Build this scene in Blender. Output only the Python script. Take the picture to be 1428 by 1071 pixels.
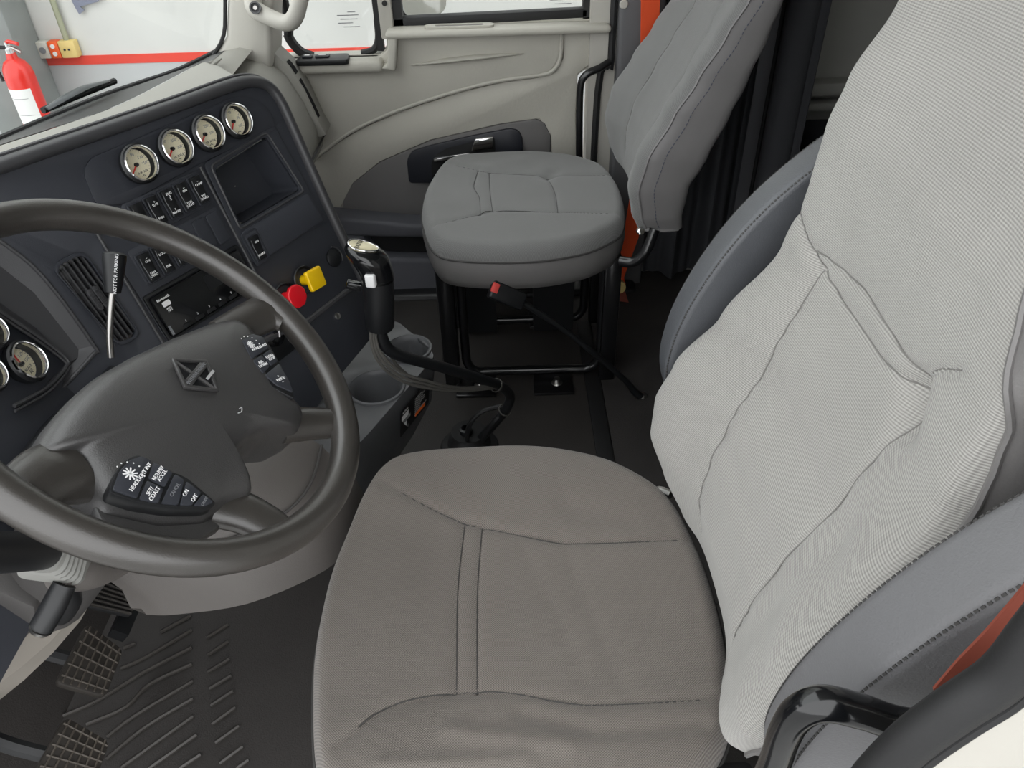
import bpy, bmesh, math, random
from mathutils import Vector, Matrix
from mathutils.geometry import tessellate_polygon

for _o in list(bpy.data.objects):
    bpy.data.objects.remove(_o, do_unlink=True)
SC = bpy.context.scene
COL = SC.collection
random.seed(7)
rad = math.radians

# ------------------------------------------------------------------ camera
# x: towards the rear of the truck, y: across the cab to the passenger door, z: up (cab floor = 0), metres
cam_d = bpy.data.cameras.new('camera')
cam = bpy.data.objects.new('camera', cam_d)
COL.objects.link(cam)
cam_d.sensor_width = 36.0
cam_d.lens = 1072.0 / 1428.0 * 36.0
cam_d.clip_start = 0.02
cam.matrix_world = Matrix.Translation((0, 0, 1.33)) @ Matrix.Rotation(rad(52), 4, 'X') @ Matrix.Rotation(rad(-1.7), 4, 'Z')
SC.camera = cam

# ------------------------------------------------------------------ world, lights, exposure
world = bpy.data.worlds.new('daylight'); SC.world = world
world.use_nodes = True
_bg = world.node_tree.nodes['Background']
_bg.inputs[0].default_value = (0.98, 0.99, 1.0, 1)
_bg.inputs[1].default_value = 1.0
SC.view_settings.view_transform = 'Standard'
SC.view_settings.look = 'None'
SC.view_settings.gamma = 1.0
SC.view_settings.use_curve_mapping = False
SC.view_settings.exposure = 1.42

# ------------------------------------------------------------------ materials
def lin(r, g, b):
    def f(c):
        c /= 255.0
        return c / 12.92 if c <= 0.04045 else ((c + 0.055) / 1.055) ** 2.4
    return (f(r), f(g), f(b), 1.0)

MATS = {}
def mat(name, col, rough=0.5, metal=0.0, bump=0.0, bscale=300.0, var=0.0, vscale=8.0, coat=0.0, spec=0.5, crough=0.08):
    m = bpy.data.materials.new(name); m.use_nodes = True
    nt = m.node_tree; p = nt.nodes['Principled BSDF']
    p.inputs['Base Color'].default_value = col
    p.inputs['Roughness'].default_value = rough
    p.inputs['Metallic'].default_value = metal
    p.inputs['Specular IOR Level'].default_value = spec
    if coat:
        p.inputs['Coat Weight'].default_value = coat
        p.inputs['Coat Roughness'].default_value = crough
    tc = nt.nodes.new('ShaderNodeTexCoord')
    if bump:
        n = nt.nodes.new('ShaderNodeTexNoise'); n.inputs['Scale'].default_value = bscale
        n.inputs['Detail'].default_value = 3
        b = nt.nodes.new('ShaderNodeBump'); b.inputs['Strength'].default_value = bump; b.inputs['Distance'].default_value = 0.002
        nt.links.new(tc.outputs['Object'], n.inputs['Vector'])
        nt.links.new(n.outputs[0], b.inputs['Height']); nt.links.new(b.outputs[0], p.inputs['Normal'])
    if var:
        n = nt.nodes.new('ShaderNodeTexNoise'); n.inputs['Scale'].default_value = vscale; n.inputs['Detail'].default_value = 6
        r = nt.nodes.new('ShaderNodeMapRange')
        r.inputs['From Min'].default_value = 0.3; r.inputs['From Max'].default_value = 0.7
        r.inputs['To Min'].default_value = 1 - var; r.inputs['To Max'].default_value = 1 + var
        mx = nt.nodes.new('ShaderNodeVectorMath'); mx.operation = 'SCALE'
        mx.inputs[0].default_value = col[:3]
        nt.links.new(tc.outputs['Object'], n.inputs['Vector'])
        nt.links.new(n.outputs[0], r.inputs[0]); nt.links.new(r.outputs[0], mx.inputs['Scale'])
        nt.links.new(mx.outputs[0], p.inputs['Base Color'])
        r2 = nt.nodes.new('ShaderNodeMapRange')
        r2.inputs['To Min'].default_value = max(0.05, rough - 0.12); r2.inputs['To Max'].default_value = min(1, rough + 0.12)
        nt.links.new(n.outputs[0], r2.inputs[0]); nt.links.new(r2.outputs[0], p.inputs['Roughness'])
    MATS[name] = m
    return m

def weave(name, c1, c2, period, rough=0.9, bump=0.35, twill=False):
    """woven cloth from the UV map (metres): two crossing thread waves"""
    m = bpy.data.materials.new(name); m.use_nodes = True
    nt = m.node_tree; p = nt.nodes['Principled BSDF']; L = nt.links.new
    p.inputs['Roughness'].default_value = rough
    p.inputs['Specular IOR Level'].default_value = 0.25
    p.inputs['Sheen Weight'].default_value = 0.25
    uv = nt.nodes.new('ShaderNodeUVMap'); sep = nt.nodes.new('ShaderNodeSeparateXYZ'); L(uv.outputs[0], sep.inputs[0])
    def sine(src, k, other=None):
        a = nt.nodes.new('ShaderNodeMath'); a.operation = 'MULTIPLY'; a.inputs[1].default_value = 2 * math.pi / k
        L(src, a.inputs[0])
        s = nt.nodes.new('ShaderNodeMath'); s.operation = 'SINE'
        L(a.outputs[0], s.inputs[0]); return s.outputs[0]
    if twill:
        s1 = sine(sep.outputs[1], period); s2 = sine(sep.outputs[0], period * 1.7)
    else:
        ad = nt.nodes.new('ShaderNodeMath'); L(sep.outputs[0], ad.inputs[0]); L(sep.outputs[1], ad.inputs[1])
        sb = nt.nodes.new('ShaderNodeMath'); sb.operation = 'SUBTRACT'; L(sep.outputs[0], sb.inputs[0]); L(sep.outputs[1], sb.inputs[1])
        s1 = sine(ad.outputs[0], period); s2 = sine(sb.outputs[0], period)
    ml = nt.nodes.new('ShaderNodeMath'); ml.operation = 'MULTIPLY_ADD'
    L(s2, ml.inputs[0]); ml.inputs[1].default_value = 0.35 if twill else 1.0; L(s1, ml.inputs[2])
    rg = nt.nodes.new('ShaderNodeMapRange'); rg.inputs['From Min'].default_value = -1.6; rg.inputs['From Max'].default_value = 1.6
    L(ml.outputs[0], rg.inputs[0])
    tc = nt.nodes.new('ShaderNodeTexCoord')
    nz = nt.nodes.new('ShaderNodeTexNoise'); nz.inputs['Scale'].default_value = 9; nz.inputs['Detail'].default_value = 5
    L(tc.outputs['Object'], nz.inputs['Vector'])
    mx = nt.nodes.new('ShaderNodeMix'); mx.data_type = 'RGBA'
    mx.inputs[6].default_value = c1; mx.inputs[7].default_value = c2
    L(rg.outputs[0], mx.inputs[0])
    sc = nt.nodes.new('ShaderNodeMapRange'); sc.inputs['To Min'].default_value = 0.9; sc.inputs['To Max'].default_value = 1.1
    L(nz.outputs[0], sc.inputs[0])
    vm = nt.nodes.new('ShaderNodeVectorMath'); vm.operation = 'SCALE'
    L(mx.outputs[2], vm.inputs[0]); L(sc.outputs[0], vm.inputs['Scale']); L(vm.outputs[0], p.inputs['Base Color'])
    b = nt.nodes.new('ShaderNodeBump'); b.inputs['Strength'].default_value = bump; b.inputs['Distance'].default_value = 0.0008
    L(ml.outputs[0], b.inputs['Height']); L(b.outputs[0], p.inputs['Normal'])
    MATS[name] = m
    return m

def glassy(name, tint=(1, 1, 1, 1), gloss=0.08):
    m = bpy.data.materials.new(name); m.use_nodes = True
    nt = m.node_tree; nt.nodes.remove(nt.nodes['Principled BSDF'])
    t = nt.nodes.new('ShaderNodeBsdfTransparent'); t.inputs[0].default_value = tint
    g = nt.nodes.new('ShaderNodeBsdfGlossy'); g.inputs['Roughness'].default_value = 0.03
    mx = nt.nodes.new('ShaderNodeMixShader'); mx.inputs[0].default_value = gloss
    nt.links.new(t.outputs[0], mx.inputs[1]); nt.links.new(g.outputs[0], mx.inputs[2])
    nt.links.new(mx.outputs[0], nt.nodes['Material Output'].inputs[0])
    MATS[name] = m
    return m

mat('dash_black', lin(54, 56, 62), 0.44, bump=0.12, bscale=900, var=0.06)
mat('dash_plate', lin(50, 52, 58), 0.38, bump=0.1, bscale=900)
mat('dash_trim', lin(60, 60, 62), 0.40, bump=0.1, bscale=900)
mat('dash_grey', lin(150, 148, 141), 0.6, bump=0.15, bscale=700, var=0.04)
mat('knee_grey', lin(92, 88, 85), 0.5, bump=0.15, bscale=700, var=0.06)
mat('under_grey', lin(70, 68, 67), 0.6, bump=0.15, bscale=700, var=0.06)
mat('console_grey', lin(82, 83, 85), 0.42, bump=0.15, bscale=800, var=0.06)
mat('rubber', lin(28, 28, 29), 0.6, bump=0.1, bscale=500)
mat('rim', lin(54, 51, 48), 0.34, bump=0.14, bscale=700, var=0.12, vscale=14, spec=0.8, coat=0.35, crough=0.22)
mat('hub_pad', lin(56, 55, 55), 0.38, bump=0.22, bscale=800, var=0.05, spec=0.7, coat=0.3, crough=0.28)
mat('gloss_black', lin(16, 17, 19), 0.16, coat=0.3)
mat('satin_black', lin(24, 25, 27), 0.4)
mat('steel_black', lin(20, 20, 22), 0.28, coat=0.4)
mat('void', lin(14, 14, 16), 0.7)
mat('chrome', lin(235, 235, 235), 0.1, metal=1.0)
mat('dull_steel', lin(170, 168, 165), 0.3, metal=1.0)
mat('dial', lin(246, 238, 206), 0.6)
mat('print_black', lin(30, 30, 30), 0.6)
mat('print_white', lin(235, 235, 235), 0.6)
mat('print_grey', lin(120, 122, 125), 0.5)
mat('needle_red', lin(240, 50, 35), 0.5)
mat('knob_red', lin(225, 25, 38), 0.32, coat=0.3)
mat('knob_yellow', lin(248, 202, 12), 0.35, coat=0.2)
mat('door_beige', lin(186, 183, 173), 0.6, bump=0.35, bscale=110, var=0.03)
mat('door_dark', lin(104, 102, 101), 0.6, bump=0.2, bscale=400, var=0.05)
mat('door_low', lin(90, 91, 97), 0.55, bump=0.2, bscale=400, var=0.05)
mat('door_black', lin(34, 36, 43), 0.42)
mat('frame_white', lin(215, 217, 215), 0.4)
mat('pillar_grey', lin(92, 92, 94), 0.6)
mat('pillar_light', lin(185, 182, 174), 0.6, bump=0.1, bscale=500)
mat('floor_mat', lin(52, 49, 47), 0.55, bump=0.35, bscale=350, var=0.2, vscale=5)
mat('floor_rib', lin(66, 63, 60), 0.3)
mat('carpet', lin(54, 51, 50), 0.95, bump=0.8, bscale=500, var=0.2, vscale=10)
mat('pedal_rubber', lin(50, 46, 42), 0.6, var=0.25, vscale=30)
mat('pedal_rib', lin(78, 72, 65), 0.6, var=0.25, vscale=40)
mat('vinyl_grey', lin(116, 114, 113), 0.42, bump=0.2, bscale=420, var=0.04)
mat('vinyl_cover', lin(122, 120, 120), 0.38, bump=0.5, bscale=22, var=0.03)
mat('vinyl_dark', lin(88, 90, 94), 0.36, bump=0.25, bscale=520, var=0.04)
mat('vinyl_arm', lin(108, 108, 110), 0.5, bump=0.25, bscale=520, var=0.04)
mat('seam_thread', lin(150, 148, 145), 0.7)
mat('seam_mid', lin(122, 120, 117), 0.8)
mat('seam_dark', lin(62, 61, 60), 0.7)
mat('stitch_blue', lin(78, 82, 96), 0.7)
mat('curtain', lin(62, 63, 67), 0.85, bump=0.3, bscale=600, var=0.08)
mat('curtain_pale', lin(92, 93, 97), 0.75, bump=0.2, bscale=600)
mat('sleeper', lin(160, 160, 155), 0.8, var=0.05)
mat('sleeper_dark', lin(24, 26, 34), 0.8)
mat('belt_orange', lin(232, 84, 38), 0.75, bump=0.3, bscale=900)
mat('belt_brown', lin(128, 60, 44), 0.75)
mat('buckle_red', lin(225, 80, 75), 0.5)
mat('roof', lin(175, 173, 168), 0.8)
mat('wall_paint', lin(202, 202, 198), 0.85, var=0.05, vscale=3)
mat('wall_low', lin(178, 180, 180), 0.8, var=0.06, vscale=3)
mat('stripe_red', lin(214, 66, 50), 0.6, var=0.05)
mat('concrete', lin(132, 136, 134), 0.9, var=0.12, vscale=5)
mat('garage_floor', lin(150, 150, 148), 0.7, var=0.1, vscale=1.5)
mat('ext_red', lin(212, 40, 28), 0.35, coat=0.3)
mat('paper', lin(225, 225, 222), 0.7)
mat('outlet_ivory', lin(214, 190, 120), 0.5)
mat('outlet_orange', lin(225, 90, 35), 0.5)
mat('outlet_grey', lin(190, 188, 178), 0.5)
mat('conduit', lin(150, 152, 128), 0.5)
mat('tarp', lin(120, 124, 140), 0.7)
mat('mirror', lin(225, 228, 230), 0.03, metal=1.0)
mat('sticker_black', lin(20, 20, 22), 0.4)
mat('sticker_orange', lin(238, 110, 35), 0.5)
mat('sticker_grey', lin(170, 170, 170), 0.5)
mat('badge_gold', lin(206, 198, 168), 0.25, metal=0.6)
mat('cable', lin(88, 86, 82), 0.45)
mat('beige_metal', lin(150, 144, 136), 0.45, var=0.05)
mat('boot_grey', lin(122, 122, 118), 0.6)
mat('hood_paint', lin(60, 64, 66), 0.3)
glassy('glass', (0.97, 0.985, 0.98, 1), 0.05)
glassy('lens', (1, 1, 1, 1), 0.05)
weave('cloth_back', lin(128, 126, 123), lin(184, 182, 177), 0.0024, twill=True)
weave('cloth_side', lin(132, 129, 124), lin(186, 182, 174), 0.0050)
weave('cloth_cushion', lin(86, 81, 77), lin(138, 131, 124), 0.0030)
weave('cloth_passenger', lin(108, 108, 107), lin(130, 130, 129), 0.0030, bump=0.15)

# ------------------------------------------------------------------ object helpers
WMX = {}
def _link(o, parent, M):
    COL.objects.link(o)
    M = M or Matrix()
    if parent is not None:
        o.parent = parent
        o.matrix_parent_inverse = WMX[parent].inverted()
    o.matrix_basis = M
    WMX[o] = M.copy()
    return o

def thing(name, label, cat, loc, group=None, kind=None):
    o = bpy.data.objects.new(name, None)
    o.empty_display_size = 0.05
    _link(o, None, Matrix.Translation(loc))
    return tag(o, label, cat, group, kind)

def tag(o, label=None, cat=None, group=None, kind=None):
    if label: o['label'] = label
    if cat: o['category'] = cat
    if group: o['group'] = group
    if kind: o['kind'] = kind
    return o

class G:
    """a bag of vertices and faces"""
    def __init__(s): s.v = []; s.f = []; s.uv = None
    def add(s, v, f, M=None):
        n = len(s.v)
        s.v += [tuple(M @ Vector(p)) if M is not None else tuple(p) for p in v]
        s.f += [tuple(i + n for i in q) for q in f]
        return s
    def merge(s, g, M=None): return s.add(g.v, g.f, M)

def mesh_of(name, g, m, bev=0.0, seg=2, ang=35.0, smooth=True, sharp=40.0):
    me = bpy.data.meshes.new(name)
    me.from_pydata([tuple(p) for p in g.v], [], [list(q) for q in g.f])
    bm = bmesh.new(); bm.from_mesh(me)
    bmesh.ops.recalc_face_normals(bm, faces=bm.faces)
    if bev:
        bmesh.ops.dissolve_limit(bm, angle_limit=0.01, verts=bm.verts, edges=bm.edges)
        es = [e for e in bm.edges if len(e.link_faces) == 2 and e.calc_face_angle(0) > rad(ang)]
        if es:
            bmesh.ops.bevel(bm, geom=es, offset=bev, segments=seg, profile=0.5, affect='EDGES', clamp_overlap=True)
        bmesh.ops.recalc_face_normals(bm, faces=bm.faces)
    bm.to_mesh(me); bm.free()
    if smooth:
        me.shade_smooth()
        if sharp: me.set_sharp_from_angle(angle=rad(sharp))
    me.materials.append(MATS[m])
    return me

def obj(name, g, m, parent=None, M=None, bev=0.0, seg=2, ang=35.0, smooth=True, sharp=40.0):
    me = g if isinstance(g, bpy.types.Mesh) else mesh_of(name, g, m, bev, seg, ang, smooth, sharp)
    o = bpy.data.objects.new(name, me)
    return _link(o, parent, M)

def T(x, y, z=0.0): return Matrix.Translation((x, y, z))
def basis(o, x, y, z):
    return Matrix(((x[0], y[0], z[0], o[0]), (x[1], y[1], z[1], o[1]), (x[2], y[2], z[2], o[2]), (0, 0, 0, 1)))
def look(o, z, up=(0, 0, 1)):
    z = Vector(z).normalized(); x = Vector(up).cross(z)
    if x.length < 1e-5: x = Vector((1, 0, 0))
    x.normalize(); y = z.cross(x)
    return basis(o, x, y, z)

def box(x0, x1, y0, y1, z0, z1):
    g = G()
    g.add([(x0, y0, z0), (x1, y0, z0), (x1, y1, z0), (x0, y1, z0), (x0, y0, z1), (x1, y0, z1), (x1, y1, z1), (x0, y1, z1)],
          [(0, 3, 2, 1), (4, 5, 6, 7), (0, 1, 5, 4), (1, 2, 6, 5), (2, 3, 7, 6), (3, 0, 4, 7)])
    return g

def catmull(P, n, closed=False):
    P = [Vector(p) for p in P]; out = []
    N = len(P); segs = N if closed else N - 1
    for i in range(segs):
        p1, p2 = P[i], P[(i + 1) % N]
        p0 = P[i - 1] if (closed or i > 0) else p1 * 2 - p2
        p3 = P[(i + 2) % N] if (closed or i + 2 < N) else p2 * 2 - p1
        for k in range(n):
            t = k / n
            out.append(0.5 * ((2 * p1) + (p2 - p0) * t + (2 * p0 - 5 * p1 + 4 * p2 - p3) * t * t + (3 * p1 - p0 - 3 * p2 + p3) * t ** 3))
    if not closed: out.append(P[-1])
    return out

def resample(P, n, closed=False):
    P = [Vector(p) for p in P]
    if closed: P = P + [P[0]]
    L = [0.0]
    for a, b in zip(P, P[1:]): L.append(L[-1] + (b - a).length)
    out = []; j = 0
    for i in range(n):
        d = L[-1] * i / (n if closed else n - 1)
        while j < len(L) - 2 and L[j + 1] < d: j += 1
        t = (d - L[j]) / max(1e-9, L[j + 1] - L[j])
        out.append(P[j].lerp(P[j + 1], min(1, max(0, t))))
    return out

def tube(P, r, seg=10, sm=0, closed=False, fx=1.0, fy=1.0, up=None):
    P = catmull(P, sm, closed) if sm else [Vector(p) for p in P]
    N = len(P)
    if isinstance(r, (list, tuple)):
        k = len(r) - 1
        R = []
        for i in range(N):
            t = i / (N - 1) * k; j = min(k - 1, int(t)); R.append(r[j] + (r[j + 1] - r[j]) * (t - j))
    else: R = [r] * N
    g = G(); nrm = None; vs = []
    for i in range(N):
        a = P[i - 1] if (i > 0 or closed) else P[i]
        b = P[(i + 1) % N] if (i < N - 1 or closed) else P[i]
        t = (b - a).normalized()
        if nrm is None:
            nrm = Vector(up) if up else (Vector((0, 0, 1)) if abs(t.z) < 0.9 else Vector((1, 0, 0)))
        elif up: nrm = Vector(up)
        nrm = (nrm - t * nrm.dot(t)).normalized(); bn = t.cross(nrm)
        for k in range(seg):
            an = 2 * math.pi * k / seg
            vs.append(P[i] + (nrm * math.cos(an) * fx + bn * math.sin(an) * fy) * R[i])
    fs = []
    for i in range(N if closed else N - 1):
        for k in range(seg):
            i2 = (i + 1) % N; k2 = (k + 1) % seg
            fs.append((i * seg + k, i * seg + k2, i2 * seg + k2, i2 * seg + k))
    if not closed:
        fs.append(tuple(range(seg))[::-1]); fs.append(tuple((N - 1) * seg + k for k in range(seg)))
    return g.add(vs, fs)

def lathe(prof, seg=28, close=False):
    """profile of (radius, height) turned about local z; radius 0 ends close into a point"""
    g = G(); vs = []; fs = []; rows = []
    for r, z in prof:
        if r < 1e-6:
            rows.append([len(vs)]); vs.append((0, 0, z))
        else:
            rows.append(list(range(len(vs), len(vs) + seg)))
            vs += [(r * math.cos(2 * math.pi * k / seg), r * math.sin(2 * math.pi * k / seg), z) for k in range(seg)]
    pairs = list(zip(rows, rows[1:])) + ([(rows[-1], rows[0])] if close else [])
    for a, b in pairs:
        for k in range(seg):
            k2 = (k + 1) % seg
            if len(a) == 1 and len(b) == 1: continue
            if len(a) == 1: fs.append((a[0], b[k], b[k2]))
            elif len(b) == 1: fs.append((a[k], b[0], a[k2]))
            else: fs.append((a[k], b[k], b[k2], a[k2]))
    return g.add(vs, fs)

def prism(poly, z0, z1, holes=()):
    """a flat plate: polygon (with holes) in local xy between z0 and z1"""
    g = G(); loops = [list(poly)] + [list(h) for h in holes]
    flat = [p for lp in loops for p in lp]
    n = len(flat)
    vs = [(p[0], p[1], z0) for p in flat] + [(p[0], p[1], z1) for p in flat]
    fs = []
    if not holes:
        fs.append(tuple(range(n))[::-1]); fs.append(tuple(range(n, 2 * n)))
    else:
        for t in tessellate_polygon([[Vector((p[0], p[1], 0)) for p in lp] for lp in loops]):
            fs.append(tuple(t)[::-1]); fs.append(tuple(i + n for i in t))
    k = 0
    for lp in loops:
        m = len(lp)
        for i in range(m):
            a, b = k + i, k + (i + 1) % m
            fs.append((a, b, b + n, a + n))
        k += m
    return g.add(vs, fs)

def loft(rows, closed=False, caps=False):
    g = G(); n = len(rows[0]); vs = [p for r in rows for p in r]; fs = []
    for i in range(len(rows) - 1):
        for k in range(n if closed else n - 1):
            k2 = (k + 1) % n
            fs.append((i * n + k, i * n + k2, (i + 1) * n + k2, (i + 1) * n + k))
    if caps:
        fs.append(tuple(range(n))); fs.append(tuple((len(rows) - 1) * n + k for k in range(n))[::-1])
    return g.add(vs, fs)

def thick(g, d):
    """give an open sheet real thickness d along its normals (solidified in place)"""
    me = bpy.data.meshes.new('tmp'); me.from_pydata([tuple(p) for p in g.v], [], [list(q) for q in g.f])
    bm = bmesh.new(); bm.from_mesh(me); bpy.data.meshes.remove(me)
    bmesh.ops.solidify(bm, geom=bm.faces[:], thickness=d)
    o = G(); bm.verts.index_update()
    o.v = [tuple(v.co) for v in bm.verts]; o.f = [tuple(v.index for v in f.verts) for f in bm.faces]
    bm.free(); return o

def rrect(w, h, r, n=5, cx=0.0, cy=0.0):
    out = []
    for sx, sy, a0 in ((1, 1, 0), (-1, 1, 90), (-1, -1, 180), (1, -1, 270)):
        for k in range(n + 1):
            a = rad(a0 + 90 * k / n)
            out.append((cx + sx * (w / 2 - r) + r * math.cos(a), cy + sy * (h / 2 - r) + r * math.sin(a)))
    return out

def circ(r, n=28, cx=0.0, cy=0.0):
    return [(cx + r * math.cos(2 * math.pi * k / n), cy + r * math.sin(2 * math.pi * k / n)) for k in range(n)]

def rounded(poly, r, n=4):
    """round the corners of a polygon"""
    out = []; N = len(poly)
    for i in range(N):
        p = Vector(poly[i]); a = Vector(poly[i - 1]); b = Vector(poly[(i + 1) % N])
        la, lb = (a - p).length, (b - p).length
        d = min(r, la * 0.45, lb * 0.45)
        q0 = p + (a - p).normalized() * d; q1 = p + (b - p).normalized() * d
        for k in range(n + 1):
            t = k / n
            q = q0 * (1 - t) ** 2 + p * 2 * t * (1 - t) + q1 * t * t
            out.append((q[0], q[1]))
    return out

def inset(poly, d):
    """shrink a convex-ish polygon about its centroid by about d"""
    c = Vector((sum(p[0] for p in poly) / len(poly), sum(p[1] for p in poly) / len(poly)))
    out = []
    for p in poly:
        v = Vector((p[0], p[1])) - c
        q = c + v * max(0.05, 1 - d / max(1e-6, v.length)); out.append((q[0], q[1]))
    return out

_txt = {}
def text(s, size, depth=0.0004):
    key = (s, size, depth)
    if not s: return G()
    if key in _txt: return _txt[key]
    cu = bpy.data.curves.new('lettering', 'FONT'); cu.body = s; cu.size = size
    cu.align_x = 'CENTER'; cu.align_y = 'CENTER'; cu.extrude = depth; cu.resolution_u = 2; cu.space_line = 0.85
    to = bpy.data.objects.new('lettering', cu)
    me = bpy.data.meshes.new_from_object(to)
    g = G(); g.v = [tuple(v.co) for v in me.vertices]; g.f = [tuple(p.vertices) for p in me.polygons]
    bpy.data.objects.remove(to); bpy.data.curves.remove(cu); bpy.data.meshes.remove(me)
    _txt[key] = g
    return g

def letters(name, s, size, M, parent, m='print_white', depth=0.0004):
    g = text(s, size, depth)
    if not g.v: return None
    return obj(name, g, m, parent, M, smooth=False)

def dist_poly(p, line):
    best = 9.0
    for a, b in zip(line, line[1:]):
        ax, ay = a; bx, by = b; dx, dy = bx - ax, by - ay
        t = max(0.0, min(1.0, ((p[0] - ax) * dx + (p[1] - ay) * dy) / (dx * dx + dy * dy + 1e-12)))
        d = math.hypot(p[0] - ax - t * dx, p[1] - ay - t * dy)
        if d < best: best = d
    return best

def smooth01(t):
    t = max(0.0, min(1.0, t)); return t * t * (3 - 2 * t)
def interp(tab, x):
    """smooth (Catmull-Rom) lookup in a table of (x, a, b, ...)"""
    if x <= tab[0][0]: return list(tab[0][1:])
    if x >= tab[-1][0]: return list(tab[-1][1:])
    for i in range(len(tab) - 1):
        if tab[i][0] <= x <= tab[i + 1][0]:
            t = (x - tab[i][0]) / (tab[i + 1][0] - tab[i][0]); t = t * t * (3 - 2 * t) * 0.5 + t * 0.5
            return [a + (b - a) * t for a, b in zip(tab[i][1:], tab[i + 1][1:])]

# ================================================================== THE SETTING
def struct(name, g, m, label=None, M=None, **k):
    o = obj(name, g, m, None, M, **k); o['kind'] = 'structure'
    if label: o['label'] = label
    return o
def xz(pts, y0, y1):
    """profile in the x-z plane pushed through y"""
    g = prism(pts, 0, 1)
    h = G(); h.v = [(p[0], y0 + (y1 - y0) * p[2], p[1]) for p in g.v]; h.f = g.f
    return h

# --- garage around the truck
struct('ground', box(-9, 9, -7, 4.3, -1.25, -1.15), 'garage_floor', 'pale concrete garage floor below the truck')
wall_far = struct('wall_far', box(-9, 9, 4.3, 4.5, -1.25, 3.6), 'wall_paint', 'white painted garage wall with a red stripe, seen through the windows')
obj('red_stripe', box(-9, 9, 4.294, 4.3, 0.208, 0.252), 'stripe_red', wall_far)
obj('lower_paint', box(-9, 9, 4.297, 4.3, -1.15, 0.208), 'wall_low', wall_far)
column = struct('wall_column', box(-2.66, -2.40, 4.06, 4.294, -1.15, 3.4), 'concrete', 'grey concrete column on the garage wall', bev=0.012)

ext = thing('fire_extinguisher', 'red fire extinguisher with white label hanging on the concrete column', 'extinguisher', (-2.41, 3.93, -0.05))
EM = T(-2.375, 3.955, 0.035) @ Matrix.Diagonal((.86, .86, 1, 1))
obj('cylinder', lathe([(0, -.10), (.06, -.098), (.078, -.08), (.08, -.06), (.08, .22), (.074, .255), (.055, .285), (.03, .30), (.026, .325), (0, .325)], 32), 'ext_red', ext, EM)
lb = G(); lv = []; nlab = 14
for zz in (0.0, .17):
    for k in range(nlab + 1):
        a = rad(-170 + 130 * k / nlab); lv.append((.0812 * math.cos(a), .0812 * math.sin(a), zz))
lb.add(lv, [(k, k + 1, k + nlab + 2, k + nlab + 1) for k in range(nlab)])
elab = obj('paper_label', thick(lb, .0012), 'paper', ext, EM)
for zz in (.125, .045):
    lg = G(); lg.add([(.0826 * math.cos(rad(-160 + 100 * k / 8)), .0826 * math.sin(rad(-160 + 100 * k / 8)), zz + dz) for dz in (0, .002) for k in range(9)],
                     [(k, k + 1, k + 10, k + 9) for k in range(8)])
    obj('printed_line', lg, 'print_grey', elab, EM)
obj('valve', lathe([(0, .32), (.022, .32), (.022, .345), (.014, .35), (.014, .375), (0, .375)], 16), 'chrome', ext, EM)
obj('lever_handle', tube([(0, .0, .372), (.03, -.02, .38), (.085, -.04, .372)], .009, 8, 3), 'ext_red', ext, EM)
obj('carry_handle', tube([(0, 0, .352), (.04, -.02, .35), (.09, -.045, .335)], .008, 8, 3), 'dull_steel', ext, EM)
obj('hose', tube([(-.015, 0, .35), (-.07, -.02, .35), (-.098, -.02, .29), (-.092, -.02, .2)], .009, 8, 6), 'rubber', ext, EM)

pipe = obj('conduit_pipe', tube([(-2.250, 4.27, 0.338), (-2.250, 4.27, 3.4)], .014, 12), 'conduit')
tag(pipe, 'greenish conduit pipe running up the wall from the outlet boxes', 'pipe')
for nm, x0, x1, m, lab in (('socket_box', -2.405, -2.346, 'outlet_grey', 'grey socket box nearest the concrete column'),
                           ('socket_box', -2.344, -2.291, 'outlet_orange', 'orange socket box between two wall boxes'),
                           ('switch_box', -2.289, -2.205, 'outlet_ivory', 'ivory switch box below the conduit pipe')):
    b = thing(nm, lab, 'outlet', (x0, 4.294, 0.24), 'electric boxes on the garage wall')
    obj('box', box(x0, x1, 4.24, 4.294, 0.256, 0.338), m, b, bev=.006)
    xm = (x0 + x1) / 2
    if m == 'outlet_grey':
        obj('socket', lathe([(0, 0), (.016, 0), (.016, .004), (0, .004)], 18), 'print_grey', b, look((xm, 4.24, .297), (0, -1, 0)))
    elif m == 'outlet_orange':
        for zz in (.279, .315): obj('socket', lathe([(0, 0), (.011, 0), (.011, .004), (0, .004)], 16), 'paper', b, look((xm, 4.24, zz), (0, -1, 0)))
    else:
        for dx in (-.014, .008): obj('toggle', box(xm + dx - .005, xm + dx + .005, 4.234, 4.24, .293, .303), 'print_black', b, bev=.002)
tarp = obj('hanging_sheet', prism([(-2.1584, 0.5219), (-2.1528, 0.4886), (-2.1434, 0.4548), (-2.1109, 0.4741), (-2.1264, 0.4912), (-2.0283, 0.5117), (-1.9659, 0.5560), (-2.1509, 0.5610)], 0, .004), 'tarp', None, Matrix(((1, 0, 0, 0), (0, 0, -1, 4.28), (0, 1, 0, 0), (0, 0, 0, 1))))
tag(tarp, 'grey blue plastic sheet hanging on the wall above the outlets', 'sheet')

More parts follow.
